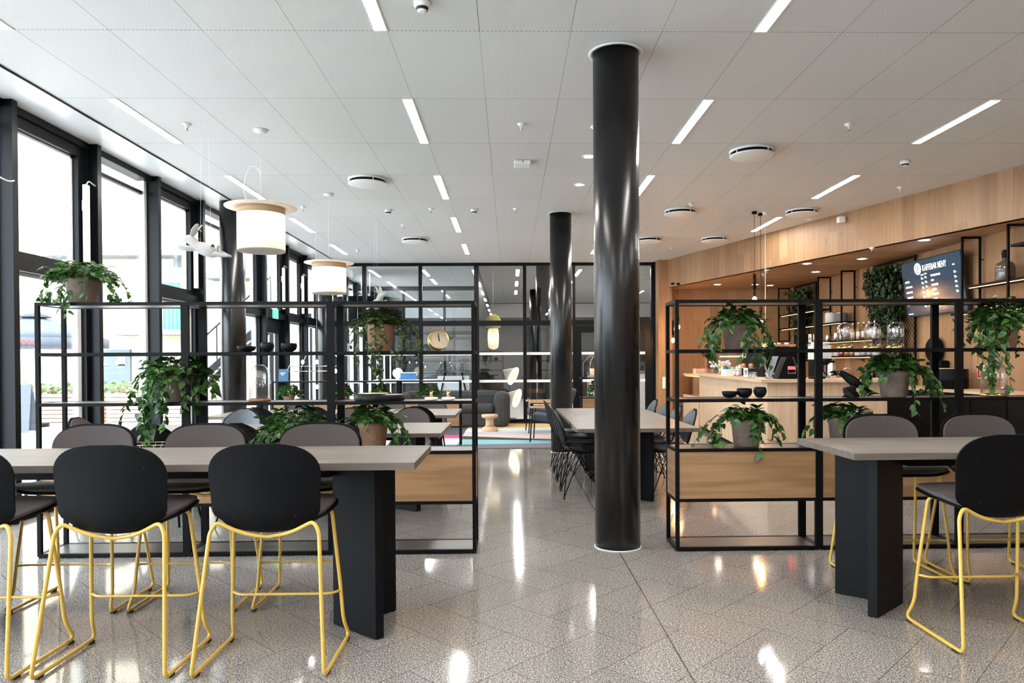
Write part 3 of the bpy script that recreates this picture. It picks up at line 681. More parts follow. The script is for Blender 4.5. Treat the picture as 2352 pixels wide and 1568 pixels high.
# ================================================================== TABLES
def chevron(x,y,s,ax,z1,par,L=.25,th=.045):
    # V-shaped leg: apex at (x,y); arms open towards s along axis ax
    f=MB()
    if ax=='x': P=[(0,0),(s*L,-L*.86),(s*(L+th*.72),-L*.86+th*.72),(s*th*1.42,0),(s*(L+th*.72),L*.86-th*.72),(s*L,L*.86)]
    else: P=[(0,0),(-L*.86,s*L),(-L*.86+th*.72,s*(L+th*.72)),(0,s*th*1.42),(L*.86-th*.72,s*(L+th*.72)),(L*.86,s*L)]
    P=[(x+a,y+b) for a,b in P]
    ar=sum(P[i][0]*P[(i+1)%6][1]-P[(i+1)%6][0]*P[i][1] for i in range(6))
    if ar<0: P=P[::-1]
    f.prism(P,0.004,z1); return obj('leg',f,M['blackwood'],par)
def table(label,x0,x1,y0,y1,zt,ax,th=.034,inset=.46,group=None,mt='top',nm='dining_table'):
    cx,cy=(x0+x1)/2,(y0+y1)/2; t=thing(nm,label,'table',(cx,cy,0),0,group)
    hx,hy=(x1-x0)/2,(y1-y0)/2
    obj('tabletop',MB().box(-hx,hx,-hy,hy,zt-th,zt),M[mt],t,bevel=.0015)
    if ax=='x':
        L=.25
        chevron(hx-inset,0,1,'x',zt-th,t,L); chevron(-hx+inset,0,-1,'x',zt-th,t,L)
        obj('apron',MB().box(-hx+inset,hx-inset,-.05,.05,zt-th-.075,zt-th),M['blackwood'],t)
    else:
        L=.25
        chevron(0,hy-inset,1,'y',zt-th,t,L); chevron(0,-hy+inset,-1,'y',zt-th,t,L)
        obj('apron',MB().box(-.05,.05,-hy+inset,hy-inset,zt-th-.075,zt-th),M['blackwood'],t)
    return t
table('high grey oak table at left with black chevron legs, nearest the viewer',-3.0,-.432,3.245,3.925,.853,'x',inset=.455,nm='high_table')
table('high grey oak table at right with black chevron legs',1.665,4.09,3.435,4.13,.853,'x',inset=.43,nm='high_table')
table('long grey oak dining table partly behind the large column',.585,1.665,6.25,9.10,.72,'y',inset=.66,mt='topY')
table('grey oak dining table just behind the left shelving unit',-3.40,-.575,5.97,7.05,.72,'x',inset=.5)
table('grey oak dining table in front of the low shelving unit',-3.42,-.615,8.05,9.19,.72,'x',inset=.5)

# ================================================================== BAR STOOLS
def prof_at(sp,v):
    # sp: list of points, v in 0..1 -> (y,z), Catmull-Rom by arclength
    return sp(v)
def spline(pts):
    S=smooth_pts([(0,a,b) for a,b in pts],12); L=[0]
    for a,b in zip(S[:-1],S[1:]): L.append(L[-1]+(b-a).length)
    T=L[-1]
    def ev(v):
        d=min(max(v,0),1)*T
        for i in range(1,len(L)):
            if d<=L[i]+1e-9:
                t=(d-L[i-1])/(L[i]-L[i-1]+1e-12); return S[i-1].lerp(S[i],t)
        return S[-1].copy()
    return ev,T
def lerps(tab,v):
    for (a,x),(b,y) in zip(tab[:-1],tab[1:]):
        if v<=b: 
            t=(v-a)/(b-a+1e-9); t=t*t*(3-2*t); return x+(y-x)*t
    return tab[-1][1]
def shellfn(pts,wtab,ctab,c0,c1,p=2.4,scale=1.,off=0.,v0=0.,v1=1.):
    ev,T=spline(pts)
    def fn(u,v):
        vv=v0+(v1-v0)*(.5-.5*math.cos(PI*v)) if True else v
        P=ev(vv); Q=ev(min(vv+.01,1)); R=ev(max(vv-.01,0)); t=(Q-R).normalized(); n=Vector((0,t.z,-t.y))  # points up / forward
        wv=lerps(wtab,vv)*scale
        d0=(vv-v0); d1=(v1-vv); k=1.
        if c0 and d0<c0: k*=max(0,1-(1-d0/c0)**p)**(1/p)
        if c1 and d1<c1: k*=max(0,1-(1-d1/c1)**p)**(1/p)
        k=max(k,.3)
        uu=math.sin((u*2-1)*PI/2); x=uu*wv*k
        lift=lerps(ctab,vv)*(x/ max(wv,1e-6))**2
        return P+n*(lift+off)+Vector((x,0,0))
    return fn
SP=[(.285,.640),(.25,.657),(.14,.652),(.01,.626),(-.07,.588),(-.118,.585),(-.142,.655),(-.152,.78),(-.168,.966)]
WT=[(0,.215),(.2,.245),(.36,.24),(.47,.185),(.53,.165),(.63,.230),(.85,.238),(1,.226)]
CT=[(0,-.008),(.25,.002),(.45,.03),(.6,.035),(.8,.03),(1,.018)]
def make_stool(label,group,loc,rz):
    t=thing('bar_stool',label,'bar stool',loc,rz,group)
    sh=MB().grid(shellfn(SP,WT,CT,.13,.19,3.0),22,44,.009); obj('shell',sh,M['shell'],t)
    sp=MB().grid(shellfn(SP,WT,CT,.12,.175,3.0,scale=.955,off=.011,v0=.012,v1=.985),20,40,.017); obj('upholstery',sp,M['fabric'],t)
    f=MB()
    fn=shellfn(SP,WT,CT,.13,.19,3.0)
    scr=MB()
    for u_,v_ in ((.30,.57),(.70,.57),(.27,.77),(.73,.77)):
        p_=fn(u_,v_); q_=fn(u_,v_+.005); r_=fn(u_+.01,v_); n_=(r_-p_).cross(q_-p_).normalized()
        p2=p_-n_*.0002; scr.lathe([(.005,-.001),(.004,.0012),(0,.0015)],10,M=Matrix.Translation(p2)@((n_).to_track_quat('Z','Y').to_matrix().to_4x4()))
    obj('shell_screws',scr,M['fin'],t)
    R=.0085
    half=[(0,-.098,.560),(.10,-.110,.577),(.205,-.128,.632),(.230,-.137,.59),(.272,-.235,.014),(.272,.228,.014),(.258,.175,.10),(.250,.160,.26),(.222,.115,.640),(.15,.10,.632),(0,.10,.620)]
    rr=[0,.08,.035,.06,.035,.05,.1,.1,.05,.05,0]
    L=fillet(half,rr,6)
    pts=L+[Vector((-p.x,p.y,p.z)) for p in L[::-1][1:-1]]
    obj('sled_frame',MB().tube(pts,R,10,closed=True),M['yellow'],t)
    fb=fillet([(-.2515,.162,.245),(-.21,.128,.240),(.21,.128,.240),(.2515,.162,.245)],.04,4)
    obj('footrest',MB().tube(fb,.0062,8),M['yellow'],t)
    for x in (-.272,.272):
        for y in (-.18,.19): obj('foot_glide',MB().box(x-.008,x+.008,y-.018,y+.018,0,.010),M['rubber'],t)
    return t
G1='stools on the near side of the left high table'
s0=make_stool('black backed stool on yellow sled frame, fully seen, right of the near pair',G1,(-1.045,3.195,0),0)
copytree(s0,(-1.695,3.195,0),0,'black backed stool on yellow sled frame, left of the near pair fully in view',G1)
copytree(s0,(-2.335,3.195,0),0,'black backed stool cut by the left edge of the photo',G1)
G2='stools on the far side of the left high table'
copytree(s0,(-1.085,3.99,0),PI,'grey upholstered stool across the left table, nearest the shelf centre',G2)
copytree(s0,(-1.73,3.99,0),PI,'grey upholstered stool across the left table, middle of three',G2)
copytree(s0,(-2.36,3.99,0),PI,'grey upholstered stool across the left table, farthest left',G2)
G3='stools around the right high table'
copytree(s0,(2.255,3.33,0),0,'black backed stool on the near side of the right high table',G3)
copytree(s0,(2.915,3.33,0),0,'near side stool of the right table, only its left legs in view',G3)
copytree(s0,(2.31,4.30,0),PI,'grey upholstered stool across the right table, beside the chevron leg',G3)
copytree(s0,(2.925,4.30,0),PI,'grey upholstered stool across the right table, at the photo edge',G3)

# ================================================================== DINING CHAIRS
DP=[(.215,.445),(.18,.452),(.06,.432),(-.08,.425),(-.165,.447),(-.21,.53),(-.245,.66),(-.285,.835)]
DW=[(0,.20),(.2,.225),(.45,.22),(.6,.20),(.8,.205),(1,.165)]
DC=[(0,-.01),(.25,.02),(.45,.05),(.65,.05),(.85,.035),(1,.02)]
def wire_base(par,mt='black'):
    f=MB(); r=.0052
    for sx in (-1,1):
        for sy in (-1,1):
            F=(sx*.215,sy*.19,.012)
            f.tube([F,(sx*.12,sy*.02,.425)],r,6); f.tube([F,(sx*.03,sy*.13,.43)],r,6)
            f.tube([(sx*.165,sy*.10,.215),(sx*.05,-sy*.04,.42)],r*.8,6)
            f.tube([(sx*.165,sy*.10,.215),(-sx*.06,sy*.06,.215)],r*.8,6)
        f.tube([(sx*.12,-.10,.425),(sx*.12,.12,.43)],r,6)
    f.tube([(-.12,-.09,.425),(.12,-.09,.425)],r,6); f.tube([(-.12,.12,.43),(.12,.12,.43)],r,6)
    o=obj('wire_base',f,M[mt],par)
    for sx in (-1,1):
        for sy in (-1,1): obj('foot',MB().cyl(sx*.215,sy*.19,0,.012,.014,8),M['rubber'],o)
def make_wire_chair(label,group,loc,rz,pad='leather'):
    t=thing('wire_chair',label,'chair',loc,rz,group)
    fn=shellfn(DP,DW,DC,.10,.22,2.2)
    f=MB()
    for i in range(1,12):
        u=i/12; f.tube([fn(u,v/16) for v in range(17)],.0026,4)
    for j in range(1,16):
        v=j/16; f.tube([fn(u/8,v) for u in range(9)],.0026,4)
    rim=[fn(0,v/20) for v in range(1,20)]+[fn(u/8,1) for u in range(9)]+[fn(1,v/20) for v in range(19,0,-1)]+[fn(u/8,0) for u in range(8,-1,-1)]
    f.tube(rim,.0055,6,closed=True)
    obj('wire_shell',f,M['black'],t)
    b=MB().grid(shellfn(DP,DW,DC,.17,.20,2.2,scale=.93,off=.006,v0=.57,v1=.985),14,14,.016); obj('back_pad',b,M[pad],t)
    b=MB().grid(shellfn(DP,DW,DC,.10,.16,2.2,scale=.90,off=.006,v0=.02,v1=.55),14,14,.016); obj('seat_pad',b,M[pad],t)
    wire_base(t); return t
def make_shell_chair(label,group,loc,rz,mt='leather'):
    t=thing('shell_chair',label,'chair',loc,rz,group)
    obj('shell',MB().grid(shellfn(DP,DW,DC,.14,.22,2.6),18,30,.009),M['shell'],t)
    obj('upholstery',MB().grid(shellfn(DP,DW,DC,.12,.20,2.6,scale=.95,off=.011,v0=.012,v1=.98),16,26,.016),M[mt],t)
    for sx in (-1,1):
        for sy in (-1,1): obj('leg',MB().tube([(sx*.20,sy*.20,0),(sx*.14,sy*.12,.43)],[.008,.012],8),M['black'],t)
    return t
GW='wire chairs at the long table by the column'
w0=make_wire_chair('black wire chair at left of the long table, nearest the viewer',GW,(.70,7.03,0),-PI/2)
for y,l in ((7.6,'second'),(8.2,'third'),(8.8,'fourth and farthest')): copytree(w0,(.70,y,0),-PI/2,'black wire chair at left of the long table, %s from the viewer'%l,GW)
w1=make_wire_chair('grey padded wire chair at right of the long table, nearest the viewer',GW,(1.54,7.02,0),PI/2,'greyleather')
for y,l in ((7.62,'second'),(8.22,'third'),(8.88,'fourth and farthest')): copytree(w1,(1.54,y,0),PI/2,'grey padded wire chair at right of the long table, %s from the viewer'%l,GW)
GT='chairs around the two left dining tables'
copytree(w0,(-2.16,5.98,0),0,'black wire chair between shelving and first table, showing its wire back',GT)
copytree(w0,(-1.22,5.98,0),0,'black wire chair at the first table, behind the lower right plant',GT)
copytree(w1,(-2.80,7.35,0),PI,'grey leather wire chair facing the viewer across the first table, left',GT)
c0=make_shell_chair('black shell chair on the near side of the first left table',GT,(-2.85,5.98,0),0)
c1=make_shell_chair('grey upholstered chair at the window end of the first left table',GT,(-3.62,6.5,0),-PI/2,'fabric')
copytree(c1,(-1.68,7.38,0),PI,'grey shell chair across the first table behind the shelving post',GT)
copytree(c1,(-1.04,7.38,0),PI,'grey shell chair across the first table, at its right end',GT)
copytree(w0,(-2.74,8.08,0),0,'black wire chair at the second table, nearest the left column',GT)
copytree(w0,(-2.12,8.08,0),0,'black wire chair at the second table, second from the window',GT)
copytree(w0,(-1.66,8.15,0),0,'black wire chair at the second table, behind the black tray',GT)
copytree(c0,(-1.02,8.1,0),0,'black shell chair at the second table, at its right end',GT)
copytree(c1,(-2.82,9.45,0),PI,'grey chair on the far side of the second table, left',GT)
copytree(c1,(-1.60,9.45,0),PI,'grey chair on the far side of the second table, middle',GT)
copytree(c1,(-1.05,9.45,0),PI,'grey chair on the far side of the second table, right',GT)

# ================================================================== PLANTS
def leafshape(f,P,d,n,L,W,kind):
    d=d.normalized(); s=d.cross(n)
    if s.length<1e-4: s=d.orthogonal()
    s.normalize(); n=s.cross(d).normalized()
    if kind=='heart': O=[(.30,-.06),(.50,.18),(.44,.45),(.24,.76)]
    else: O=[(.42,-.05),(.26,.22),(.52,.52),(.20,.60)]
    def q(a,b,h=0): return P+d*(b*L)+s*(a*W)+n*(h*L-.22*L*b*b)
    base=q(0,0); m1=q(0,.35,-.07); m2=q(0,.7,-.05); tip=q(0,1.05,-.02)
    vs=[base,m1,m2,tip]+[q(a,b,.04) for a,b in O]+[q(-a,b,.04) for a,b in O]
    f.mi=0
    f.add(vs,[(0,4,5,1),(1,5,6,2),(2,6,7,3),(0,1,9,8),(1,2,10,9),(2,3,11,10)],True)
def foliage(seed,rim_r,h0,crown=(.16,.10),nv=26,leaf=.05,kind='heart',vines=(),ncrown=90,width=.8,floor=None,down=None,ydepth=.135,vl=(.10,.2)):
    """crown: (radius,height) of the dome over the pot; vines: (angle_deg,length,outward,drop)"""
    R=random.Random(seed); f=MB(); leaf*=.84; ncrown=int(ncrown*1.6)
    for i in range(ncrown):
        a=R.uniform(0,2*PI); e=R.random()**.6; z=R.random()
        rr=crown[0]*math.sqrt(e)*(1-.45*z); P=Vector((rr*math.cos(a),min(max(rr*math.sin(a),-ydepth),ydepth),h0-.005+crown[1]*z*(1-.35*e)))
        d=Vector((math.cos(a)+R.uniform(-.6,.6),math.sin(a)+R.uniform(-.6,.6),R.uniform(-.5,.5)))
        n=Vector((R.uniform(-.5,.5),R.uniform(-.9,.3),1)).normalized(); l=leaf*R.uniform(.65,1.15); leafshape(f,P,d,n,l,l*width,kind)
        if i%3==0:
            f.mi=1; f.tube([Vector((rim_r*.4*math.cos(a),rim_r*.4*math.sin(a),h0-.02)),P*.6+Vector((0,0,h0*.4+.01)),P],.0014,3)
    allv=list(vines)
    for i in range(nv):
        allv.append((R.uniform(0,360),R.uniform(*vl),R.uniform(.6,1.1),R.uniform(.5,1)))
    for (ang_,ln,out,drop) in allv:
        a=math.radians(ang_)+R.uniform(-.3,.3); dk=R.uniform(.6,1.5); ln*=R.uniform(.8,1.12); out*=R.uniform(.7,1.15); P=Vector((rim_r*.7*math.cos(a),rim_r*.7*math.sin(a),h0+.005)); v=Vector((math.cos(a)*out,math.sin(a)*out,.75)); pts=[P.copy()]; n_=int(ln/.018)
        for k in range(n_):
            v=v*.90+Vector((R.uniform(-.20,.20),R.uniform(-.20,.20),-.19*drop*dk+R.uniform(-.08,.08)))
            if v.length>1e-3: v=v.normalized()
            P=P+v*.018
            if abs(P.y)>ydepth+ (0.06 if P.y<0 else 0): P.y=math.copysign(ydepth+(0.06 if P.y<0 else 0),P.y)
            if floor is not None and P.z<floor+.008 and abs(P.y)<.155: P.z=floor+.008
            rxy=math.hypot(P.x,P.y)
            if P.z<h0 and rxy<rim_r+.012: P.x*= (rim_r+.012)/max(rxy,1e-3); P.y*=(rim_r+.012)/max(rxy,1e-3)
            pts.append(P.copy())
            if R.random()<.72:
                sd=Vector((-v.y,v.x,0)); sd=sd.normalized() if sd.length>1e-3 else Vector((1,0,0))
                d=sd*R.choice((-1,1))*R.uniform(.5,1)+v*.6+Vector((R.uniform(-.3,.3),R.uniform(-.5,.2),R.uniform(-.35,.1)))
                n=Vector((P.x*1.5,P.y*1.5-.35,.8+R.uniform(-.2,.4))).normalized(); l=leaf*R.uniform(.7,1.2)
                Q=P+d.normalized()*leaf*.18; 
                if floor is not None and abs(P.y)<.16 and Q.z<floor+.012: Q.z=floor+.014; d.z=abs(d.z)*.3+.25
                leafshape(f,Q,d,n,l,l*width,kind)
        f.mi=1; f.tube(pts,.0016,4)
    f.mi=0; return f
def pot(name_mt,hh,rt,rb,par,rim=True):
    pr=[(rb*.9,0),(rb,.004),(rt*.93,hh*.78),(rt,hh*.80),(rt*1.03,hh*.99),(rt*1.0,hh),(rt*.88,hh-.002),(rt*.86,hh*.84)]
    if not rim: pr=[(rb*.9,0),(rb,.004),(rt,hh),(rt*.93,hh),(rt*.9,hh*.85)]
    o=obj('pot',MB().lathe(pr,36),M[name_mt],par); obj('soil',MB().lathe([(rt*.88,hh*.86),(0,hh*.88)],20),M['soil'],o); return o
def plant(label,x,y,z,hh,rt,rb,potm,seed,group='trailing plants in clay pots on the shelving',mt='leaf',nm='potted_vine',**k):
    t=thing(nm,label,'potted plant',(x,y,z),0,group); pot(potm,hh,rt,rb,t)
    fl=k.pop('floor',0.); obj('foliage',foliage(seed,rt,hh,floor=fl,**k),[M[mt],M['stem']],t); return t
YL=5.035
# left unit
plant('leafy trailing plant on top of the left shelving unit by the window',-2.955,YL,1.725,.175,.112,.085,'terraold',11,crown=(.21,.14),ncrown=190,nv=34,leaf=.052,vl=(.10,.22),
  vines=[(180,.34,1.2,.9),(190,.32,1.1,1),(200,.36,1,1),(170,.3,1.2,1),(0,.36,1.3,1),(10,.33,1.1,1),(350,.38,1.1,1),(345,.34,1.2,1),(255,.30,.9,1.2),(230,.32,1,1),(300,.28,.9,1.2),(280,.36,.9,1.3)],floor=0.)
plant('big trailing plant spilling left over the middle shelf by the double post',-2.30,YL-.02,1.045,.19,.115,.08,'terraold',12,crown=(.20,.15),ncrown=170,nv=30,leaf=.058,vl=(.12,.26),
  vines=[(200,.52,1.3,.8),(210,.55,1.2,.85),(190,.42,1.3,.9),(215,.6,1.3,.75),(180,.36,1.2,1),(240,.48,1,1.1),(250,.42,.8,1.3),(225,.5,1,1),(265,.40,.8,1.2),(285,.36,.9,1.2),(0,.34,1.2,1),(350,.38,1.1,1.1),(340,.36,1,1.1),(10,.32,1.2,.8),(270,.45,.8,1.3)],floor=None)
plant('bushy light green plant on the oak box behind the middle stool',-1.50,YL,.705,.13,.095,.07,'terra',13,crown=(.25,.20),ncrown=240,nv=40,leaf=.05,vl=(.12,.3),
  vines=[(180,.34,1.3,.9),(190,.34,1.3,1),(200,.36,1.2,1),(170,.30,1.2,1),(0,.3,1.2,.8),(10,.28,1.3,.6),(210,.34,1,1)],floor=0.)
plant('dark leafed plant in a clay pot at right end of the oak box',-.955,YL-.01,.705,.19,.105,.082,'terra',14,crown=(.17,.15),ncrown=190,nv=26,leaf=.052,vl=(.08,.2),
  vines=[(180,.24,1.1,1),(195,.26,1,1),(0,.30,1.1,1),(350,.32,1.1,1),(10,.30,1.2,1),(335,.34,1,1.2),(265,.24,.7,1.4),(285,.22,.7,1.3),(340,.30,1.2,1.1)],floor=0.)
plant('ivy with pointed leaves trailing below its clay pot near the gold clock',-.90,YL-.02,1.385,.185,.10,.078,'terra',15,mt='ivy',crown=(.17,.13),ncrown=240,nv=34,leaf=.034,kind='ivy',width=1.0,vl=(.10,.2),
  vines=[(0,.42,1.2,1),(350,.44,1.1,1),(5,.40,1.3,.9),(15,.38,1.2,1),(340,.36,1,1),(355,.46,1.2,1),(270,.46,.7,1.4),(260,.50,.7,1.3),(250,.48,.7,1.4),(280,.46,.7,1.4),(290,.42,.7,1.4),(240,.52,.8,1.2),(265,.5,.6,1.4),(180,.26,1.3,.7),(190,.30,1.2,.9),(170,.22,1.3,.6)],floor=None)
# right unit
plant('grey clay pot of trailing vines on the upper shelf beside hanging bulbs',1.606,YL,1.385,.178,.105,.083,'terraold',16,crown=(.16,.14),ncrown=170,nv=22,leaf=.055,vl=(.08,.2),
  vines=[(180,.36,1.2,1),(190,.40,1.1,1),(200,.42,1.1,1),(175,.34,1.2,1),(210,.44,1.2,1),(0,.32,1.2,1),(350,.36,1.1,1),(10,.34,1.2,1),(340,.38,1.1,1.1),(250,.44,.9,1.1),(290,.42,.9,1.1),(230,.46,1,1.1),(310,.40,.9,1.1),(270,.42,.8,1.2)],floor=None)
plant('grey clay pot of vines on the oak box of the right unit',1.668,YL,.705,.19,.108,.085,'terraold',17,crown=(.17,.12),ncrown=110,nv=18,leaf=.055,vl=(.08,.2),
  vines=[(180,.34,1.2,1),(190,.38,1.2,1),(200,.42,1.2,1),(175,.36,1.3,.8),(185,.44,1.2,1),(0,.26,1.3,.8),(10,.30,1.2,.9),(350,.32,1.1,1.1),(265,.34,.8,1.4),(290,.32,.8,1.4),(275,.36,.8,1.4)],floor=0.)
plant('large dark plant spreading beside the black crow figurine',2.725,YL,1.045,.185,.108,.085,'terraold',18,crown=(.19,.14),ncrown=200,nv=30,leaf=.056,vl=(.1,.24),
  vines=[(180,.34,1.2,1),(190,.32,1.2,1),(200,.36,1.1,1),(0,.40,1.3,.9),(10,.38,1.2,1),(350,.42,1.2,1),(345,.40,1.3,.9),(355,.44,1.2,.95),(290,.34,.9,1.2),(310,.38,1,1.1),(270,.34,.9,1.3),(330,.40,1.1,1.1)],floor=0.)
plant('plant on the oak box partly behind the upholstered stool at right',2.35,YL,.705,.20,.095,.075,'terraold',19,crown=(.15,.12),ncrown=110,nv=18,leaf=.055,vl=(.08,.2),
  vines=[(180,.34,1.2,1),(190,.36,1.2,1),(200,.38,1.1,1),(0,.3,1.2,.8),(20,.3,1,.8),(10,.28,1.2,.7),(250,.3,.9,1)],floor=0.)
plant('lush trailing plant above the glass dome at the right photo edge',3.50,YL,1.385,.185,.11,.088,'terra',20,crown=(.21,.20),ncrown=280,nv=40,leaf=.052,vl=(.1,.24),
  vines=[(180,.36,1.2,1),(190,.4,1.1,1),(200,.42,1.2,1),(175,.36,1.3,.9),(210,.50,1,1.1),(225,.6,.9,1.2),(235,.66,.9,1.2),(240,.62,.8,1.3),(215,.52,1,1.1),(205,.50,1.1,1),(245,.56,.8,1.3),(0,.4,1.2,1),(350,.42,1.1,1),(20,.36,1.2,1),(220,.55,1,1.1),(230,.58,.9,1.2)],floor=None)
# plants in the far low units
GB='small plants standing in the low shelving units'
for (px,sd,lab,yy,rr) in ((664,31,'round bushy plant in the low unit, below the blue card',11.25,.19),(790,32,'small plant in the low unit behind the shelving post',11.25,.13),(872,33,'small plant in the low unit, middle',11.25,.14),(985,34,'bushy plant in the low unit behind the marble candleholders',11.25,.19)):
    q=onY(px,912,yy); plant(lab,q.x,yy,.695,.12,.09,.07,'terra',sd,group=GB,crown=(rr,.2),ncrown=200,nv=20,leaf=.055,vl=(.08,.2))
plant('leafy plant in the low unit seen just left of the large column',1.62,12.6,.695,.14,.1,.08,'terra',35,group=GB,crown=(.26,.22),ncrown=260,nv=30,leaf=.06,vl=(.1,.3),vines=[(200,.4,1.2,1),(190,.42,1.2,1)])

# ================================================================== SHELF OBJECTS
def bowl(label,x,z,r,h,open_r,grp='matt black bowls on the shelving'):
    t=MB().lathe([(r*.32,0),(r*.5,.003),(r*.86,h*.28),(r,h*.62),((r+open_r)/2+.001,h*.88),(open_r,h),(open_r-.004,h),(r-.006,h*.6),(r*.8,h*.3),(0,.008)],36)
    o=obj('bowl',t,M['bowl'],None,(x,YL,z)); tag(o,label,'bowl',grp)
bowl('widest shallow black bowl on the left shelving unit',-1.833,1.385,.061,.042,.061); bowl('tallest round black bowl in the middle, left unit',-1.688,1.385,.047,.068,.038); bowl('medium black bowl nearest the posts, left unit',-1.538,1.385,.055,.062,.050)
bowl('widest shallow black bowl on the right shelving unit',1.552,1.045,.053,.046,.053); bowl('medium black bowl in the middle, right unit',1.656,1.045,.054,.066,.049); bowl('tallest round black bowl, right unit',1.768,1.045,.046,.075,.036)
def cloche(label,x,z,r,h,base='brass',grp='glass domes on brass bases',bh=.016):
    t=thing('glass_dome',label,'glass dome',(x,YL,z),0,grp)
    obj('base',MB().lathe([(r*1.0,0),(r*1.06,.002),(r*1.06,bh),(r*.9,bh+.001),(0,bh+.001)],40),M[base],t)
    pr=[(r*.97,bh+.001)]; n=10
    for i in range(n+1):
        a=PI/2*i/n; pr.append((r*.97*math.cos(a) if i<n else 0,h-r*.95+r*.95*math.sin(a)))
    ins=[(max(a-.003,0),b-(.003 if i>2 else 0)) for i,(a,b) in enumerate(pr)]
    obj('dome',MB().lathe(pr,40),M['cloche'],t); obj('dome_inner',MB().lathe(ins,40),M['cloche'],t); return t
cloche('tall glass dome on brown wooden base, middle bay of left unit',-1.745,1.045,.071,.255,'copper')
cloche('small glass dome nearest the post, right unit',2.375,1.385,.054,.188); cloche('small glass dome in the middle of three, right unit',2.572,1.385,.056,.188); cloche('small glass dome farthest right of three',2.737,1.385,.055,.19)
cloche('large glass dome with plant tendrils hanging in front, far right',3.446,1.045,.084,.245)
# clock
t=thing('desk_clock','round brass desk clock with white dial and two black hands','clock',(-.498,YL-.02,1.385))
mm=Matrix.Translation((0,0,.076))@Matrix.Rotation(math.radians(22),4,'Z')@Matrix.Rotation(math.radians(-16),4,'X')@Matrix.Rotation(PI/2,4,'X')
obj('case',MB().lathe([(0,-.035),(.066,-.035),(.072,-.03),(.072,.024),(.069,.026),(.066,.024),(.066,.018)],40,M=mm),M['brass'],t)
obj('dial',MB().lathe([(.066,.018),(0,.018)],40,M=mm),M['paper'],t)
f=MB(); f.box(-.0022,.0022,-.012,.048,.020,.0215,mm@Matrix.Rotation(-.05,4,'Z')); obj('minute_hand',f,M['rubber'],t)
f=MB(); f.box(-.003,.003,-.014,.032,.0215,.0225,mm@Matrix.Rotation(.10,4,'Z')); f.lathe([(.005,.020),(.005,.024),(0,.024)],12,M=mm); obj('hour_hand',f,M['rubber'],t)
f=MB()
for q in range(60):
    a=q*PI/30; f.box(-.0005,.0005,.056,.060,.0182,.0186,mm@Matrix.Rotation(a,4,'Z'))
obj('minute_marks',f,M['fin'],t)
obj('stand',MB().tube([(-.02,.03,.03),(-.035,.055,.0015),(-.045,-.02,.002)],.002,6),M['brass'],t)
# tray with plates
t=thing('serving_tray','low round black tray holding a gold plate, middle shelf','tray',(-.91,YL,1.045)); obj('rim',MB().lathe([(0,0),(.168,0),(.174,.004),(.174,.040),(.168,.042),(.166,.008),(0,.006)],48),M['bowl'],t)
o=obj('plate',MB().lathe([(.0,0),(.09,.0),(.105,.007),(.107,.010),(.09,.006),(0,.005)],40),M['gold'],None,(-.955,YL,1.0850)); tag(o,'thin gold plate lying across the black tray','plate')
o=obj('plate',MB().lathe([(.0,0),(.08,.0),(.093,.006),(.095,.009),(.08,.005),(0,.004)],40),M['porcelain'],None,(-.835,YL+.02,1.0745)); tag(o,'pale plate in the black tray beside the gold one','plate')
for a_,lab in ((-.55,'white marble candleholder with brass tube, left of the pair'),(-.432,'white marble candleholder with brass tube, right of the pair')):
    t=thing('candle_holder',lab,'candle holder',(a_,YL,1.045),0,'marble candleholders'); obj('marble_base',MB().lathe([(0,0),(.045,0),(.047,.003),(.047,.014),(.044,.018),(0,.018)],36),M['marble'],t); obj('brass_tube',MB().lathe([(.011,.018),(.012,.062),(.010,.062),(.009,.03)],20),M['brass'],t)
# wire basket on the left oak box
t=thing('wire_basket','gold wire basket on the oak box behind the left stools','basket',(-2.52,YL,.705)); f=MB()
for z,sx,sy in ((.004,.17,.10),(.026,.18,.105),(.048,.19,.11)): f.tube([(-sx,-sy,z),(sx,-sy,z),(sx,sy,z),(-sx,sy,z)],.0018,5,closed=True)
for q in range(9):
    u=-1+q/4
    for s_ in (-1,1): f.tube([(u*.17,s_*.10,.004),(u*.19,s_*.11,.048)],.0014,4)
for q in range(5):
    u=-1+q/2
    for s_ in (-1,1): f.tube([(s_*.17,u*.10,.004),(s_*.19,u*.11,.048)],.0014,4)
obj('wires',f,M['gold'],t)
# blue card on the low unit
t=thing('info_card','dark blue upright card standing on the low shelving unit','card',(-3.53,11.25,1.035)); obj('card',MB().box(-.075,.075,-.004,.004,0,.19,Matrix.Rotation(-.12,4,'X')),M['blueprint'],t)
textobj('card_lettering','GREEN',.028,'paper',t,(0,-.030,.118),(PI/2-.12,0,0),.0005,'CENTER'); textobj('card_lettering','KEY',.028,'paper',t,(0,-.027,.092),(PI/2-.12,0,0),.0005,'CENTER')

# ---- skinned figures (one continuous body)
def skinfig(name,joints,edges,mt,par,sub=2,rot=None):
    me=bpy.data.meshes.new(name); me.from_pydata([j[:3] for j in joints],edges,[]); o=bpy.data.objects.new(name,me); C.objects.link(o); o.parent=par
    o.modifiers.new('skin','SKIN')
    if not me.skin_vertices: 
        bpy.context.view_layer.objects.active=o
    sv=me.skin_vertices[0].data if me.skin_vertices else None
    if sv is None:
        bpy.ops.mesh.customdata_skin_add() if False else None
    for i,j in enumerate(joints):
        r=j[3]; r2=j[4] if len(j)>4 else r; sv[i].radius=(r,r2); sv[i].use_root=(i==0); 
    o.modifiers['skin'].use_smooth_shade=True
    s=o.modifiers.new('sub','SUBSURF'); s.levels=sub; s.render_levels=sub; me.materials.append(M[mt]); return o
K=.000598
def rj(x,z,y,r,r2=None): return (((x-540)*K),y,((1160-z)*K),r*K*1.15,(r2 or r)*K*1.15)
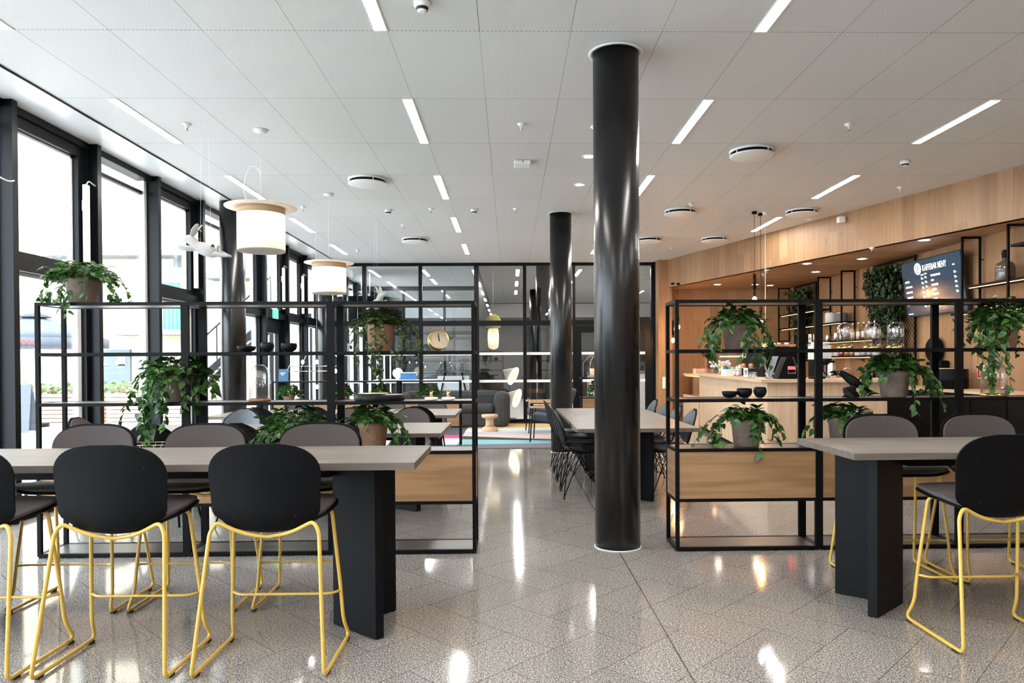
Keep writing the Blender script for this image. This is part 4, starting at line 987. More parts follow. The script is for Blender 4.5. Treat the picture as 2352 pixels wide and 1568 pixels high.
def rabbit(label,loc,rz,first=[None],hang=None):
    t=thing('rabbit_figurine',label,'figurine',loc,rz,'white leaping rabbits hung from the ceiling')
    J=[rj(540,1165,0,82),rj(440,1155,0,80),rj(375,1095,0,58),rj(320,1050,0,62),rj(270,1020,0,56),rj(215,1015,0,40),rj(185,1018,0,22),
       rj(640,1190,0,86),rj(690,1215,0,60),
       rj(400,1160,-.022,30),rj(280,1158,-.028,26),rj(190,1140,-.03,18),rj(140,1120,-.03,13),
       rj(400,1170,.022,30),rj(260,1175,.030,24),rj(150,1165,.032,16),rj(108,1130,.032,12),
       rj(670,1260,-.032,52),rj(740,1265,-.036,34),rj(820,1280,-.036,24),rj(905,1290,-.036,15),
       rj(680,1235,.032,50),rj(760,1230,.036,32),rj(840,1265,.036,22),rj(900,1278,.036,14),
       rj(730,1110,0,22),rj(715,1150,0,24),
       rj(335,985,-.012,22,12),rj(380,900,-.018,40,12),rj(430,830,-.02,30,10),rj(450,805,-.02,12,7),
       rj(345,985,.012,22,12),rj(400,900,.02,40,12),rj(455,830,.024,30,10),rj(480,808,.024,12,7)]
    E=[(0,1),(1,2),(2,3),(3,4),(4,5),(5,6),(0,7),(7,8),(1,9),(9,10),(10,11),(11,12),(1,13),(13,14),(14,15),(15,16),(7,17),(17,18),(18,19),(19,20),(7,21),(21,22),(22,23),(23,24),(8,26),(26,25),(3,27),(27,28),(28,29),(29,30),(3,31),(31,32),(32,33),(33,34)]
    skinfig('body',J,E,'plaster',t)
    for s_ in (-1,1): obj('eye',MB().ball(((262-540)*K,s_*.031,(1160-1000)*K),.0045,8,6),M['plaster'],t)
    for hx in (-.048,.048): obj('hanging_thread',MB().tube([(hx,0,.02),(hx*.6,0,H-loc[2])],.0008,4),M['white'],t)
    obj('harness_thread',MB().tube([(-.085,0,.09),(-.045,0,.08),(-.048,0,.045)],.0008,4),M['white'],t)
    return t
rabbit('white leaping rabbit figurine hanging in front of the left windows',(-2.69,6.43,2.335),0)
rabbit('smaller looking rabbit figurine hanging behind the second drum pendant',(-1.765,9.55,2.105),2.2)
# crow
Kc=.0004155
def cj(x,z,y,r,r2=None): return ((x-1310)*Kc,y,(1405-z)*Kc,r*Kc,(r2 or r)*Kc)
t=thing('crow_figurine','black crow figurine with gold monocle perched on a black rock','figurine',(2.404,YL-.03,1.045))
J=[cj(1290,1100,0,92),cj(1215,1040,0,66),cj(1150,1000,0,52),cj(1100,985,0,50),cj(1050,980,0,22),cj(1385,1160,0,84),cj(1480,1220,0,62,50),cj(1580,1275,0,46,28),cj(1690,1330,0,34,16),cj(1800,1352,0,22,8),
   cj(1320,1190,-.02,34),cj(1300,1250,-.02,18),cj(1350,1190,.02,34),cj(1330,1250,.02,18)]
E_=[(0,1),(1,2),(2,3),(3,4),(0,5),(5,6),(6,7),(7,8),(8,9),(0,10),(10,11),(0,12),(12,13)]
skinfig('body',J,E_,'bowl',t)
f=MB().tube([cj(1085,975,0,0)[:3],cj(1000,975,0,0)[:3],cj(915,988,0,0)[:3]],[.013,.009,.001],8); obj('upper_beak',f,M['bowl'],t)
f=MB().tube([cj(1090,1000,0,0)[:3],cj(1020,1018,0,0)[:3],cj(955,1035,0,0)[:3]],[.010,.007,.001],8); obj('lower_beak',f,M['bowl'],t)
f=MB(); cx,cz=cj(1062,968,0,0)[0],cj(1062,968,0,0)[2]; f.tube([(cx+.0105*math.cos(a*PI/10),-.026,cz+.0105*math.sin(a*PI/10)) for a in range(20)],.0015,6,closed=True)
f.tube(smooth_pts([(cx,-.026,cz-.0105),(cx+.003,-.03,cz-.06),(cx+.02,-.03,cz-.12),(cx+.045,-.03,cz-.15)]),.0007,4); obj('monocle_chain',f,M['gold'],t)
for s_ in (-1,1): obj('eye',MB().ball(cj(1075,965,0,0)[0:1]+(s_*.019,)+cj(1075,965,0,0)[2:3],.004,8,6),M['rubber'],t)
rk=random.Random(5)
def rockf(u,v):
    a=u*2*PI; r=(.050-.017*v+.010*math.sin(3*a+v*9)+.006*math.sin(7*a+5*v)) ; r*= (1 if v<.97 else .0); return ((r*1.05)*math.cos(a)+.0-.012*v,r*.8*math.sin(a),v*.075)
f=MB().grid(rockf,28,10); f.lathe([(.05,0),(0,.001)],20); obj('rock_base',f,M['bowl'],t)

# ================================================================== DRUM PENDANTS
def drum(label,x,y,zt,zb,R,Rb,can_z=H,first=None,loop=True):
    t=thing('drum_pendant',label,'pendant lamp',(x,y,zt),0,'cream top-hat drum pendants'); h=zt-zb
    obj('brim',MB().lathe([(R*.98,0),(Rb,.004),(Rb,.010),(R*.9,.010)],56,closed=True),M['shade'],t)
    obj('top_disc',MB().lathe([(0,.0105),(R,.0105),(R,.012),(0,.012)],40),M['shade'],t)
    obj('band',MB().lathe([(R,-.06),(R,0)],56),M['shadeband'],t)
    sh=obj('shade',MB().lathe([(R*1.0,-h),(R,-.06)],56),M['shade'],t)
    obj('lower_seam',MB().lathe([(R+.0008,-h),(R+.0008,-h+.004),(R-.002,-h+.004),(R-.002,-h)],56,closed=True),M['shadeband'],t)
    obj('bottom_diffuser',MB().lathe([(0,-h+.012),(R*.99,-h+.012)],40),M['shade'],t)
    obj('canopy',MB().lathe([(.012,can_z-zt-.028),(.06,can_z-zt-.018),(.066,can_z-zt-.001)],28),M['whiteplastic'],t)
    obj('suspension_wire',MB().tube([(.0,0,.08),(0,0,can_z-zt-.02)],.0018,6),M['white'],t)
    f=MB()
    for q in range(3): a=q*2*PI/3+.5; f.tube([(R*.6*math.cos(a),R*.6*math.sin(a),.012),(0,0,.08)],.001,4)
    obj('wire_yoke',f,M['chrome'],t)
    if loop: obj('cable_loop',MB().tube(smooth_pts([(0,0,.30),(-.03,0,.37),(-.10,0,.38),(-.15,0,.26),(-.15,0,.12),(-.10,0,.012)]),.0028,6),M['white'],t)
    obj('bulb',MB().ball((0,0,-.14),.035,16,10),M['bulbwhite'],t)
    l=bpy.data.lights.new('bulb_light','POINT'); l.energy=1.2; l.color=(1,.84,.68); l.shadow_soft_size=.045; lo=bpy.data.objects.new('bulb_light',l); C.objects.link(lo); lo.parent=t; lo.location=(0,0,-.20)
    return t
drum('nearer cream drum pendant with wide flat brim and tan band',-2.298,6.715,2.748,2.347,.213,.322)
drum('farther cream drum pendant with wide flat brim and tan band',-2.305,9.24,2.585,2.20,.213,.310,loop=False)
# cage lamp (pyramid of wire with bulbs) behind the left unit
q=onY(730,830,9.9)
t=thing('wire_cage_lamp','tapered wire cage lamp with glowing bulbs behind left shelving','pendant lamp',(onY(728,830,10.2).x,10.2,1.0)); f=MB()
for z,s_ in ((.45,.20),(.27,.30),(.20,.32)): f.tube([(-s_,-s_,z),(s_,-s_,z),(s_,s_,z),(-s_,s_,z)],.004,5,closed=True)
for sx in (-1,1):
    for sy in (-1,1): f.tube([(sx*.2,sy*.2,.45),(sx*.3,sy*.3,.27),(sx*.32,sy*.32,.20)],.004,5)
obj('wire_cage',f,M['chrome'],t); obj('suspension_wire',MB().tube([(0,0,.45),(0,0,2.47)],.0015,5).tube([(-.2,0,.45),(.2,0,.45)],.004,5),M['white'],t)
for bx,bz in ((-.2,.33),(.0,.33),(.18,.33),(0,-.02),(.26,.2)):
    bl=obj('bulb',MB().ball((bx,0,bz),.022,12,8,(1,1,1.4)),M['bulbwhite'],t); obj('bulb_cable',MB().tube([(bx,0,bz+.03),(bx,0,bz+.09)],.006,6).tube([(bx,0,bz+.08),(bx*.5,0,.45)],.002,5),M['rubber'],bl)
# bare bulbs by the bar: cable pendants
def bulbpend(label,x,y,ztop,zsock,zb,r=.03,sock=.14,grp='bare filament bulbs on black cables',en=4):
    t=thing('bulb_pendant',label,'pendant lamp',(x,y,ztop),0,grp)
    obj('ceiling_cup',MB().cyl(0,0,-.035,-.0,.035,20),M['black'],t); obj('cable',MB().tube([(0,0,-.03),(0,0,zsock-ztop)],.0032,6),M['rubber'],t)
    obj('socket',MB().cyl(0,0,zsock-sock-ztop,zsock-ztop,.022,16).cyl(0,0,zb+r*1.5-ztop,zsock-sock-ztop,.014,12),M['black'],t)
    obj('bulb',MB().ball((0,0,zb-ztop),r,16,12,(1,1,1.35)),M['bulb'],t)
    l=bpy.data.lights.new('bulb_light','POINT'); l.energy=en; l.color=(1,.50,.18); l.shadow_soft_size=.03; lo=bpy.data.objects.new('bulb_light',l); C.objects.link(lo); lo.parent=t; lo.location=(0,0,zb-ztop-.05)
bulbpend('hanging bulb with tall black socket above the right shelving unit',3.558,10.35,H,2.57,2.20,.032,.22)
bulbpend('hanging bulb lower on a black cable behind the grey potted vine',3.69,10.47,H,2.10,1.88,.032,.10)
t=thing('bulb_pendant','hanging bulb on a white cable, lowest of the three by the bar','pendant lamp',(3.72,10.36,H),0,'bare filament bulbs on black cables')
obj('ceiling_cup',MB().cyl(0,0,-.045,0,.038,20),M['white'],t); obj('cable',MB().tube([(0,0,-.04),(0,0,-1.85)],.004,6),M['whiteplastic'],t); obj('socket',MB().cyl(0,0,-1.92,-1.85,.018,12),M['brass'],t); obj('bulb',MB().ball((.0,0,-1.965),.03,14,10,(1,1,1.3)),M['bulb'],t)
bulbpend('bulb at the far end of the bar, lower left one',3.27,14.3,2.885,2.13,1.735,.036,.30,en=14); bulbpend('bulb at the far end of the bar, upper right one',3.39,14.35,2.885,2.2,2.0,.036,.08,en=14)

# ================================================================== BAR
ca=Vector((3.143,8.69)); cb=Vector((3.67,13.82)); cd=(cb-ca).normalized()
def cpt(s_,d): # along the counter front, d inwards
    p=ca+cd*s_+Vector((cd.y,-cd.x))*d; return (p.x,p.y)
CL=(cb-ca).length
t=thing('bar_counter','L shaped pale oak coffee bar counter with overhanging worktop','counter',(ca.x,ca.y,0))
lo=lambda p:(p[0]-ca.x,p[1]-ca.y)
obj('body',MB().prism([lo(q) for q in (cpt(0,0),(4.62,8.69),(4.62,9.3),(3.95,9.3),cpt(CL,.62),cpt(CL,0))],.08,1.044),M['oakcounter'],t)
obj('plinth',MB().prism([lo(q) for q in (cpt(.05,.05),(4.57,8.74),(4.57,9.3),(3.95,9.3),cpt(CL,.6),cpt(CL,.05))],0.007,.08),M['blackwood'],t)
obj('worktop',MB().prism([lo(q) for q in (cpt(-.10,-.10),(4.70,8.55),(4.70,9.36),(4.02,9.36),cpt(CL+.05,.68),cpt(CL+.05,-.10))],1.044,1.082),M['oaktop'],t)
ZT=1.082
# display fridge at far end
t=thing('display_fridge','glass fronted pastry display at the far end of the counter','display case',(cpt(CL+.08,0)[0],cpt(CL+.08,0)[1],0),0)
obj('base',MB().box(0,.6,0,1.25,.007,.62),M['oakcounter'],t); obj('inner_back',MB().box(.55,.6,0,1.25,.62,1.02),M['darkbottle'],t)
obj('glass_front',MB().box(.0,.01,.0,1.25,.62,1.02),M['cloche'],t); obj('top',MB().box(0,.6,0,1.25,1.02,1.06),M['oaktop'],t); obj('inner_shelf',MB().box(.05,.55,.03,1.22,.81,.82),M['chrome'],t)
obj('led_strip',MB().box(.03,.05,.03,1.22,1.0,1.015),M['led'],t)
t=thing('wooden_crate','small orange lit wooden crate on the far counter end','crate',(3.93,14.5,1.063)); obj('crate',MB().box(-.18,.18,-.12,.12,0,.10),M['oaktop'],t,bevel=.004); obj('red_fruit',MB().ball((0,0,.115),.03),M['red'],t)
t=thing('glass_cabinet','tall glass display cover with light strip on the counter','display case',(cpt(4.4,.35)[0],cpt(4.4,.35)[1],ZT)); f=MB()
obj('glass',MB().box(-.26,.26,-.45,-.442,0,.34).box(-.26,-.252,-.44,.45,0,.34).box(-.26,.26,-.45,.45,.332,.34),M['cloche'],t); obj('light_strip',MB().box(-.22,.2,-.42,-.40,.30,.32),M['led'],t); obj('cakes',MB().ball((-.1,-.1,.05),.05).ball((.08,.1,.05),.05).box(-.2,.2,-.35,.35,0,.012),M['brown'],t)
def onc(s_,d=.1): p=cpt(s_,d); return (p[0],p[1],ZT)
# espresso machine
t=thing('espresso_machine','large black espresso machine with steel grip on the counter','coffee machine',onc(1.75,.52),.05)
P=[(-.28,0),(.28,0),(.30,.06),(.22,.10),(.22,.26),(.30,.30),(.27,.40),(.05,.43),(-.22,.43),(-.28,.36)]
f=MB(); mm=Matrix.Rotation(PI/2,4,'X'); f.prism([(a,b) for a,b in P],-.33,.33,mm); obj('body',f,M['shell'],t,bevel=.006)
obj('drip_tray',MB().box(-.27,.29,-.36,-.33,.03,.06),M['chrome'],t); obj('group_head',MB().cyl(.20,-.12,.20,.27,.035,16).cyl(.20,.12,.20,.27,.035,16),M['chrome'],t)
obj('portafilter',MB().tube([(.20,-.12,.20),(.36,-.14,.17)],[.018,.013],8),M['rubber'],t); obj('cup_rail',MB().box(-.25,.2,-.30,-.28,.43,.46),M['brown'],t)
for q in range(5): 
    o=obj('stacked_cup',MB().lathe([(.02,0),(.035,.06),(.032,.06),(.018,.005)],14),M['porcelain'],None,(onc(1.75,.52)[0]-.16+.09*q,onc(1.75,.52)[1]+.08*(q%2),ZT+.4305)); tag(o,'white cup stacked on the espresso machine, %s of five from the left'%['first','second','third','fourth','fifth'][q],'cup','cups on the espresso machine')
t=thing('coffee_grinder','black coffee grinder with hopper behind the grey clay pot','grinder',onc(2.55,.35)); obj('body',MB().box(-.08,.08,-.12,.12,0,.28),M['shell'],t,bevel=.01); obj('hopper',MB().lathe([(.05,.28),(.10,.42),(.1,.44)],16),M['cloche'],t)
# till
t=thing('card_till','black angled till with red lit display beside a tablet','till',(3.46,8.92,ZT),0)
obj('housing',MB().prism([(-.14,0),(.14,0),(.04,.27),(-.03,.27)],-.10,.10,Matrix.Rotation(PI/2,4,'X')),M['shell'],t,bevel=.005)
obj('red_display',MB().box(-.012,.075,-.104,-.101,.118,.15),M['redlit'],t); f=MB().tube([(-.015,-.104,.07),(.078,-.104,.07),(.078,-.104,.155),(-.015,-.104,.155)],.004,4,closed=True); obj('display_frame',f,M['chrome'],t)
obj('receipt_screen',MB().box(-.005,.0,-.09,.10,0,.19,Matrix.Translation((.13,0,.09))@Matrix.Rotation(-.38,4,'Y')),M['ash'],t)
t=thing('tablet_stand','tilted grey tablet on the counter left of the till','tablet',(3.24,8.95,ZT)); obj('tablet',MB().box(-.004,.004,-.10,.10,0,.30,Matrix.Rotation(.34,4,'Y')),M['ash'],t); obj('stand',MB().box(.01,.02,-.02,.02,0,.2,Matrix.Rotation(-.3,4,'Y')),M['chrome'],t)
t=thing('menu_folder','brown leather folder standing behind the till','folder',(3.72,9.1,ZT)); obj('cover',MB().box(-.07,.07,-.015,.015,0,.17),M['copper'],t)
t=thing('coffee_brewer','white and black filter coffee brewer on the counter','coffee brewer',(3.95,9.05,ZT)); obj('head',MB().box(-.12,.10,-.09,.09,.24,.42).cyl(0,0,.42,.46,.11,20),M['porcelain'],t); obj('column',MB().box(-.12,-.05,-.08,.08,0,.24),M['shell'],t); obj('filter_basket',MB().lathe([(.045,.17),(.075,.25),(.07,.25)],20,(.03,-.10,0)),M['shell'],t)
t=thing('thermos_jug','steel thermos jug standing under the brewer','thermos',(4.03,8.92,ZT)); obj('body',MB().lathe([(.058,0),(.06,.01),(.06,.16),(.045,.19),(.042,.20)],24),M['chrome'],t); obj('lid',MB().cyl(0,0,.20,.225,.044,20),M['shell'],t); obj('handle',MB().tube(smooth_pts([(-.06,0,.05),(-.10,0,.10),(-.09,0,.17),(-.045,0,.19)]),.008,8),M['shell'],t)
t=thing('card_reader','black card reader lying on the counter','card reader',(3.80,8.80,ZT)); obj('body',MB().box(-.09,.09,-.05,.05,0,.03),M['shell'],t,bevel=.01); obj('keypad',MB().box(-.02,.07,-.035,.035,.030,.033),M['ash'],t)
# small goods along the counter front
def jar(label,x,y,z,r,h,mt='cloche',lid='chrome',grp=None,fill=None,cat='jar',nm='jar'):
    t=thing(nm,label,cat,(x,y,z),0,grp); obj('glass' if mt=='cloche' else 'body',MB().lathe([(r*.9,0),(r,.005),(r,h*.85),(r*.85,h*.92),(r*.8,h*.92)],20),M[mt],t)
    if fill: obj('contents',MB().lathe([(0,.004),(r*.9,.005),(r*.9,h*.7),(0,h*.72)],16),M[fill],t)
    obj('lid',MB().lathe([(r*.85,h*.92),(r*.87,h),(0,h)],20),M[lid],t); return t
t=thing('flower_arrangement','white dried flowers in steel pots on the counter','flowers',onc(3.55,.12)); R_=random.Random(3); f=MB()
for q in range(60): f.ball((R_.uniform(-.16,.16),R_.uniform(-.12,.12),R_.uniform(.10,.23)),R_.uniform(.014,.028),6,4)
obj('blossoms',f,M['porcelain'],t); obj('pot',MB().lathe([(.05,0),(.06,.12),(.055,.12)],20),M['chrome'],t); obj('stems',MB().tube([(0,0,.1),(.05,0,.16)],.004,4).tube([(0,0,.1),(-.06,.02,.17)],.004,4),M['stem'],t)
t=thing('gold_vase','gold fluted vase in front of the white flowers','vase',onc(3.1,.06)); obj('body',MB().lathe([(.045,0),(.05,.01),(.043,.09),(.055,.16),(.05,.16)],12),M['brass'],t); obj('neck_ring',MB().lathe([(.05,.15),(.058,.155),(.05,.16)],16),M['brass'],t)
t=thing('tea_box','white box holding coloured sachets on the counter','box',onc(2.55,.05),.3); obj('box',MB().box(-.11,.11,-.06,.06,0,.10),M['paper'],t); 
for q,mt in enumerate(('blueprint','green','porcelain','green')): obj('sachets',MB().box(-.09+q*.05,-.05+q*.05,-.04,.04,.10,.135),M[mt],t)
for q,(s_,d_,r_,h_,mt,l_) in enumerate(((2.22,.10,.022,.15,'porcelain','tall white bottle left of the glass jars'),(2.12,.04,.03,.10,'cloche','glass jar first in the row on the counter'),(1.98,.08,.035,.12,'cloche','glass jar second in the row on the counter'),(1.86,.04,.03,.09,'cloche','glass jar third in the row on the counter'),(2.30,.16,.026,.17,'porcelain','tall white bottle behind the glass jars'))): jar(l_,onc(s_,d_)[0],onc(s_,d_)[1],ZT,r_,h_,mt,grp='jars and bottles on the counter',fill='porcelain' if q in(1,3) else None)
t=thing('cake_stand','glass cake stand of muffins behind the white price tag','cake stand',onc(1.62,.12)); obj('plate',MB().lathe([(0,.12),(.14,.12),(.145,.128),(0,.126)],28),M['cloche'],t); obj('stem',MB().lathe([(.06,0),(.015,.02),(.012,.10),(.04,.12)],20),M['cloche'],t)
for q in range(4):
    a=q*PI/2+.4; p=onc(1.62,.12); m_=obj('muffin',MB().lathe([(.022,0),(.030,.03),(.034,.038),(.024,.058),(0,.064)],14),M['brown'],None,(p[0]+.075*math.cos(a),p[1]+.075*math.sin(a),ZT+.1275)); tag(m_,'golden muffin on the glass cake stand, '+['right','rear','left','front'][q]+' one','muffin','muffins on the cake stand')
t=thing('price_tag','narrow white price card standing at the counter edge','sign',onc(1.18,.0)); obj('card',MB().box(-.028,.028,-.003,.003,0,.13),M['paper'],t); obj('printed_lines',MB().box(-.016,.016,-.0045,-.003,.03,.10),M['ash'],t); obj('foot',MB().box(-.03,.03,-.012,.02,0,.005),M['cloche'],t)
for q in range(4): jar('clear drinking glass on the counter, %s from the till'%['nearest','second','third','fourth'][q],3.10+.0*q+.055*q*.3,9.02+.16*q,ZT,.03,.085,'cloche','cloche',grp='glasses beside the till',nm='drinking_glass',cat='glass')
t=thing('water_bottle_stand','white notice card on clear stand behind the counter plants','sign',onc(3.0,.45)); obj('card',MB().box(-.10,.10,-.004,.004,.10,.42),M['paper'],t); obj('foot',MB().box(-.08,.08,-.05,.05,0,.10),M['chrome'],t)
t['label']='tall white notice card standing on the far counter'; t.name='notice_card'
# bin
t=thing('pedal_bin','black cylindrical bin with polished dome lid in front of the counter','bin',(4.02,8.2,0)); obj('body',MB().lathe([(.15,.0),(.155,.01),(.155,.62),(.15,.62)],36),M['shell'],t); obj('collar',MB().lathe([(.158,.62),(.160,.68),(.155,.69)],36),M['white'],t)
obj('lid',MB().lathe([(.158,.69),(.15,.735),(.10,.765),(0,.775)],36),M['chrome'],t); obj('pedal',MB().box(-.03,.03,-.2,-.15,.01,.025),M['chrome'],t); obj('logo_plate',MB().box(-.02,.02,-.1585,-.154,.585,.597),M['paper'],t)
# back counter at the wall
t=thing('back_counter','oak topped black cabinet along the bar wall','cabinet',(5.5,7.2,0)); obj('worktop',MB().box(-.02,.575,0,6.3,.90,.93),M['oaktop'],t)
obj('carcass',MB().box(.02,.575,0,6.28,.007,.90),M['shell'],t)
for q in range(10):
    d=obj('door',MB().box(0,.02,.01+q*.628,.62+q*.628,.08,.89),M['shell'],t); obj('handle',MB().box(-.012,0,.05+q*.628,.30+q*.628,.85,.862),M['chrome'],d)
t=thing('sink_faucet','curved chrome tap on the back counter','tap',(5.75,11.9,.93)); obj('spout',MB().tube(smooth_pts([(0,0,0),(0,0,.16),(-.04,0,.24),(-.12,.02,.25),(-.18,.03,.17)]),.011,10),M['chrome'],t); obj('lever',MB().tube([(0,-.02,.04),(0,-.08,.06)],.007,8),M['chrome'],t); obj('flange',MB().cyl(0,0,0,.012,.025,20),M['chrome'],t)
t=thing('black_barrel','glossy black metal drum container on the back counter','container',(5.78,9.3,.93)); obj('body',MB().lathe([(.20,0),(.21,.01),(.21,.11),(.216,.12),(.21,.13),(.21,.25),(.2,.26)],36),M['shell'],t); obj('lid',MB().lathe([(.2,.26),(.19,.268),(0,.268)],36),M['oaktop'],t)
t=thing('towel_dispenser','curved black dispenser on the oak wall right of the trellis','dispenser',(6.02,10.05,1.45)); obj('housing',MB().ball((0,0,0),.17,20,14,(.6,.95,1.1)),M['shell'],t); obj('outlet',MB().box(-.06,.05,-.1,.1,-.22,-.17),M['shell'],t)
t=thing('soap_dispenser','slim black dispenser below the round one on the wall','dispenser',(6.0,9.86,1.17)); obj('housing',MB().box(-.05,.08,-.07,.07,-.13,.13),M['shell'],t,bevel=.02); obj('nozzle',MB().cyl(-.02,0,-.15,-.13,.015,12),M['chrome'],t)
t=thing('light_switch','white double switch on the oak wall above the black drum','switch',(6.08,9.6,1.27)); obj('plate',MB().box(-.012,.008,-.05,.05,-.07,.07),M['socket'],t,bevel=.004); obj('rocker',MB().box(-.016,-.012,-.035,.035,-.05,.05),M['whiteplastic'],t)
t=thing('socket_outlet','white socket on the oak wall just above the drum','socket',(6.08,9.55,1.13)); obj('plate',MB().box(-.012,.008,-.06,.06,-.035,.035),M['socket'],t,bevel=.004); obj('holes',MB().cyl(0,0,0,.001,.001,6),M['rubber'],t)
t=thing('fire_sign','red and white fire equipment sign on the oak wall','sign',(6.08,9.12,1.15)); obj('backing',MB().box(-.004,.006,-.085,.085,-.085,.085),M['paper'],t); obj('red_field',MB().box(-.008,-.004,-.07,.07,-.072,.072),M['red'],t)
f=MB(); 
for a_,b_ in (((-.03,-.05),(-.01,.04)),((.0,-.05),(.02,.05)),((.025,-.04),(.04,.03))): f.tube([(-.009,-a_[0],a_[1]),(-.009,-b_[0],b_[1])],.005,5)
obj('flame_symbol',f,M['paper'],t)
t=thing('door_switch','tall cream panel switch on the oak pillar by the door','switch',(3.275,15.19,.86)); obj('plate',MB().box(-.035,.035,-.012,.008,-.125,.125),M['socket'],t,bevel=.003); obj('frame_edge',MB().box(-.041,.041,-.006,.009,-.131,.131),M['copper'],t)
# hanging frames, shelves with led strips
def frame(label,Y,z0,z1=2.883):
    T=.024; f=MB(); x0,x1=5.80,6.055
    f.box(x0,x0+T,Y-T/2,Y+T/2,z0,z1).box(x1-T,x1,Y-T/2,Y+T/2,z0,z1).box(x0+T,x1-T,Y-T/2,Y+T/2,z1-T,z1).box(x0+T,x1-T,Y-T/2,Y+T/2,z0,z0+T)
    f.box(x1,XR-.001,Y-.006,Y+.006,z1-.3,z1-.288).box(x1,XR-.001,Y-.006,Y+.006,z0+.12,z0+.132)
    o=obj('hanging_frame',f,M['black']); tag(o,label,'frame','black steel frames hung over the back bar'); return o
frame('black hanging frame in the far corner over the back bar',15.38,1.72); frame('black hanging frame, second from the corner',13.4,1.66); frame('black hanging frame, third, beside the large steel tins',12.45,1.66); frame('black hanging frame right of the menu screen',9.1,1.90); frame('black hanging frame nearest the viewer at the photo edge',8.25,1.90)
def wshelf(label,y0,y1,z,x0=5.815,x1=6.04,led=True):
    t=thing('wall_shelf',label,'shelf',(x0,y0,z),0,'black bar shelves with light strips'); obj('board',MB().box(0,x1-x0,.013,y1-y0-.013,-.030,0),M['black'],t)
    if led: obj('led_strip',MB().box(.008,.020,.1,y1-y0-.1,-.036,-.030),M['led'],t)
    obj('bracket',MB().box(x1-x0,XR-x0-.001,.03,.05,-.02,-.005).box(x1-x0,XR-x0-.001,y1-y0-.05,y1-y0-.03,-.02,-.005),M['black'],t)
wshelf('highest bar shelf in the far corner holding black pans',13.42,15.36,2.29); wshelf('bar shelf with big steel tins, second from top',13.42,15.36,2.0); wshelf('short bar shelf between two frames carrying white tin and bowl',12.47,13.38,2.0)
wshelf('bar shelf of steel cups and syrup bottles',11.42,14.1,1.665,x0=5.86); wshelf('lowest bar shelf lined with jars',11.4,13.3,1.39,x0=5.86)
wshelf('bar shelf at right carrying the smoked bottle',6.95,9.08,2.245); wshelf('bar shelf at right below the smoked bottle',6.95,9.4,1.92,x0=5.84); wshelf('topmost bar shelf at the right photo edge',6.95,8.23,2.64,led=False)
for y_ in (11.42,13.28): o=obj('shelf_post',MB().box(5.98,6.0,y_-.012,y_+.012,.93,1.37),M['black']); tag(o,'black post under the jar shelf, %s end'%('near' if y_<12 else 'far'),'post','posts under the jar shelf')
# things on the shelves
def tin(label,x,y,z,r,h,mt,grp=None,nm='tin',cat='tin'):
    t=thing(nm,label,cat,(x,y,z),0,grp); obj('body',MB().lathe([(r*.95,0),(r,.004),(r,h-.004),(r*.97,h),(r*.93,h),(r*.92,.01),(0,.008)],24),M[mt],t); obj('rim',MB().lathe([(r*1.0,h-.012),(r*1.03,h-.006),(r*1.0,h)],24),M['chrome'],t); return t
tin('large white coffee tin on the short bar shelf',5.93,13.12,2.0,.105,.19,'porcelain'); tin('large grey metal bowl on the short bar shelf',5.93,12.72,2.0,.11,.16,'ash',nm='bowl',cat='bowl')
GC='steel cups on the bar shelf'
for q,(y_,r_,h_) in enumerate(((13.3,.045,.12),(12.95,.055,.15),(12.75,.04,.11),(13.85,.05,.16))): tin('steel cup on the bar shelf, %s'%['left of the tall one','the tallest','right of the tall one','farthest in the corner'][q],5.95,y_,1.665,r_,h_,'chrome',GC,'steel_cup','cup')
t=thing('paper_card','small white card on the bar shelf in the corner','card',(5.93,14.05,1.665)); obj('card',MB().box(-.003,.003,-.07,.07,0,.17),M['paper'],t); obj('printed_lines',MB().box(-.0045,-.003,-.03,.03,.06,.10),M['ash'],t)
def bottle(label,x,y,z,r,h,mt,grp,lab_=True):
    t=thing('syrup_bottle',label,'bottle',(x,y,z),0,grp); obj('glass',MB().lathe([(r*.9,0),(r,.006),(r,h*.55),(r*.35,h*.72),(r*.32,h*.9)],20),M[mt],t); obj('cap',MB().cyl(0,0,h*.9,h,r*.42,14),M['whiteplastic'],t)
    obj('label',MB().lathe([(r*1.015,h*.12),(r*1.015,h*.46)],20),M['paper'],t)
for q,(y_,mt) in enumerate(((12.28,'amber'),(12.08,'amber'),(11.90,'darkbottle'),(11.72,'amber'),(11.54,'porcelain'))): bottle('syrup bottle with white label on the bar shelf, %s from the left'%['first','second','third','fourth','fifth'][q],5.93,y_,1.665,.036,.29,mt,'syrup bottles on the bar shelf')
for q in range(9):
    y_=13.12-q*.2; jar('lidded jar on the lowest bar shelf, %s from the left'%['first','second','third','fourth','fifth','sixth','seventh','eighth','ninth'][q],5.95,y_,1.39,.06,.12,'cloche' if q in(2,3,4,6,7) else 'porcelain','chrome','jars on the lowest bar shelf',['porcelain',None,'red','brown','brown','soil','porcelain','porcelain',None][q] if q in(2,3,4,6,7) else None)
t=thing('smoked_bottle','large smoked glass bottle with black ball stopper','bottle',(5.93,8.47,2.245)); obj('glass',MB().lathe([(.10,0),(.105,.01),(.105,.16),(.09,.21),(.045,.235),(.032,.25),(.032,.29)],32),M['darkbottle'],t); obj('stopper',MB().cyl(0,0,.28,.31,.034,20).ball((0,0,.335),.042,16,12),M['bowl'],t)
t=thing('folded_cardboard','pale card box on the shelf below the smoked bottle','box',(5.93,8.6,1.92)); obj('box',MB().box(-.08,.08,-.14,.14,0,.07),M['oaktop'],t); obj('lid',MB().box(-.082,.082,-.142,.142,.07,.08),M['oaktop'],t)
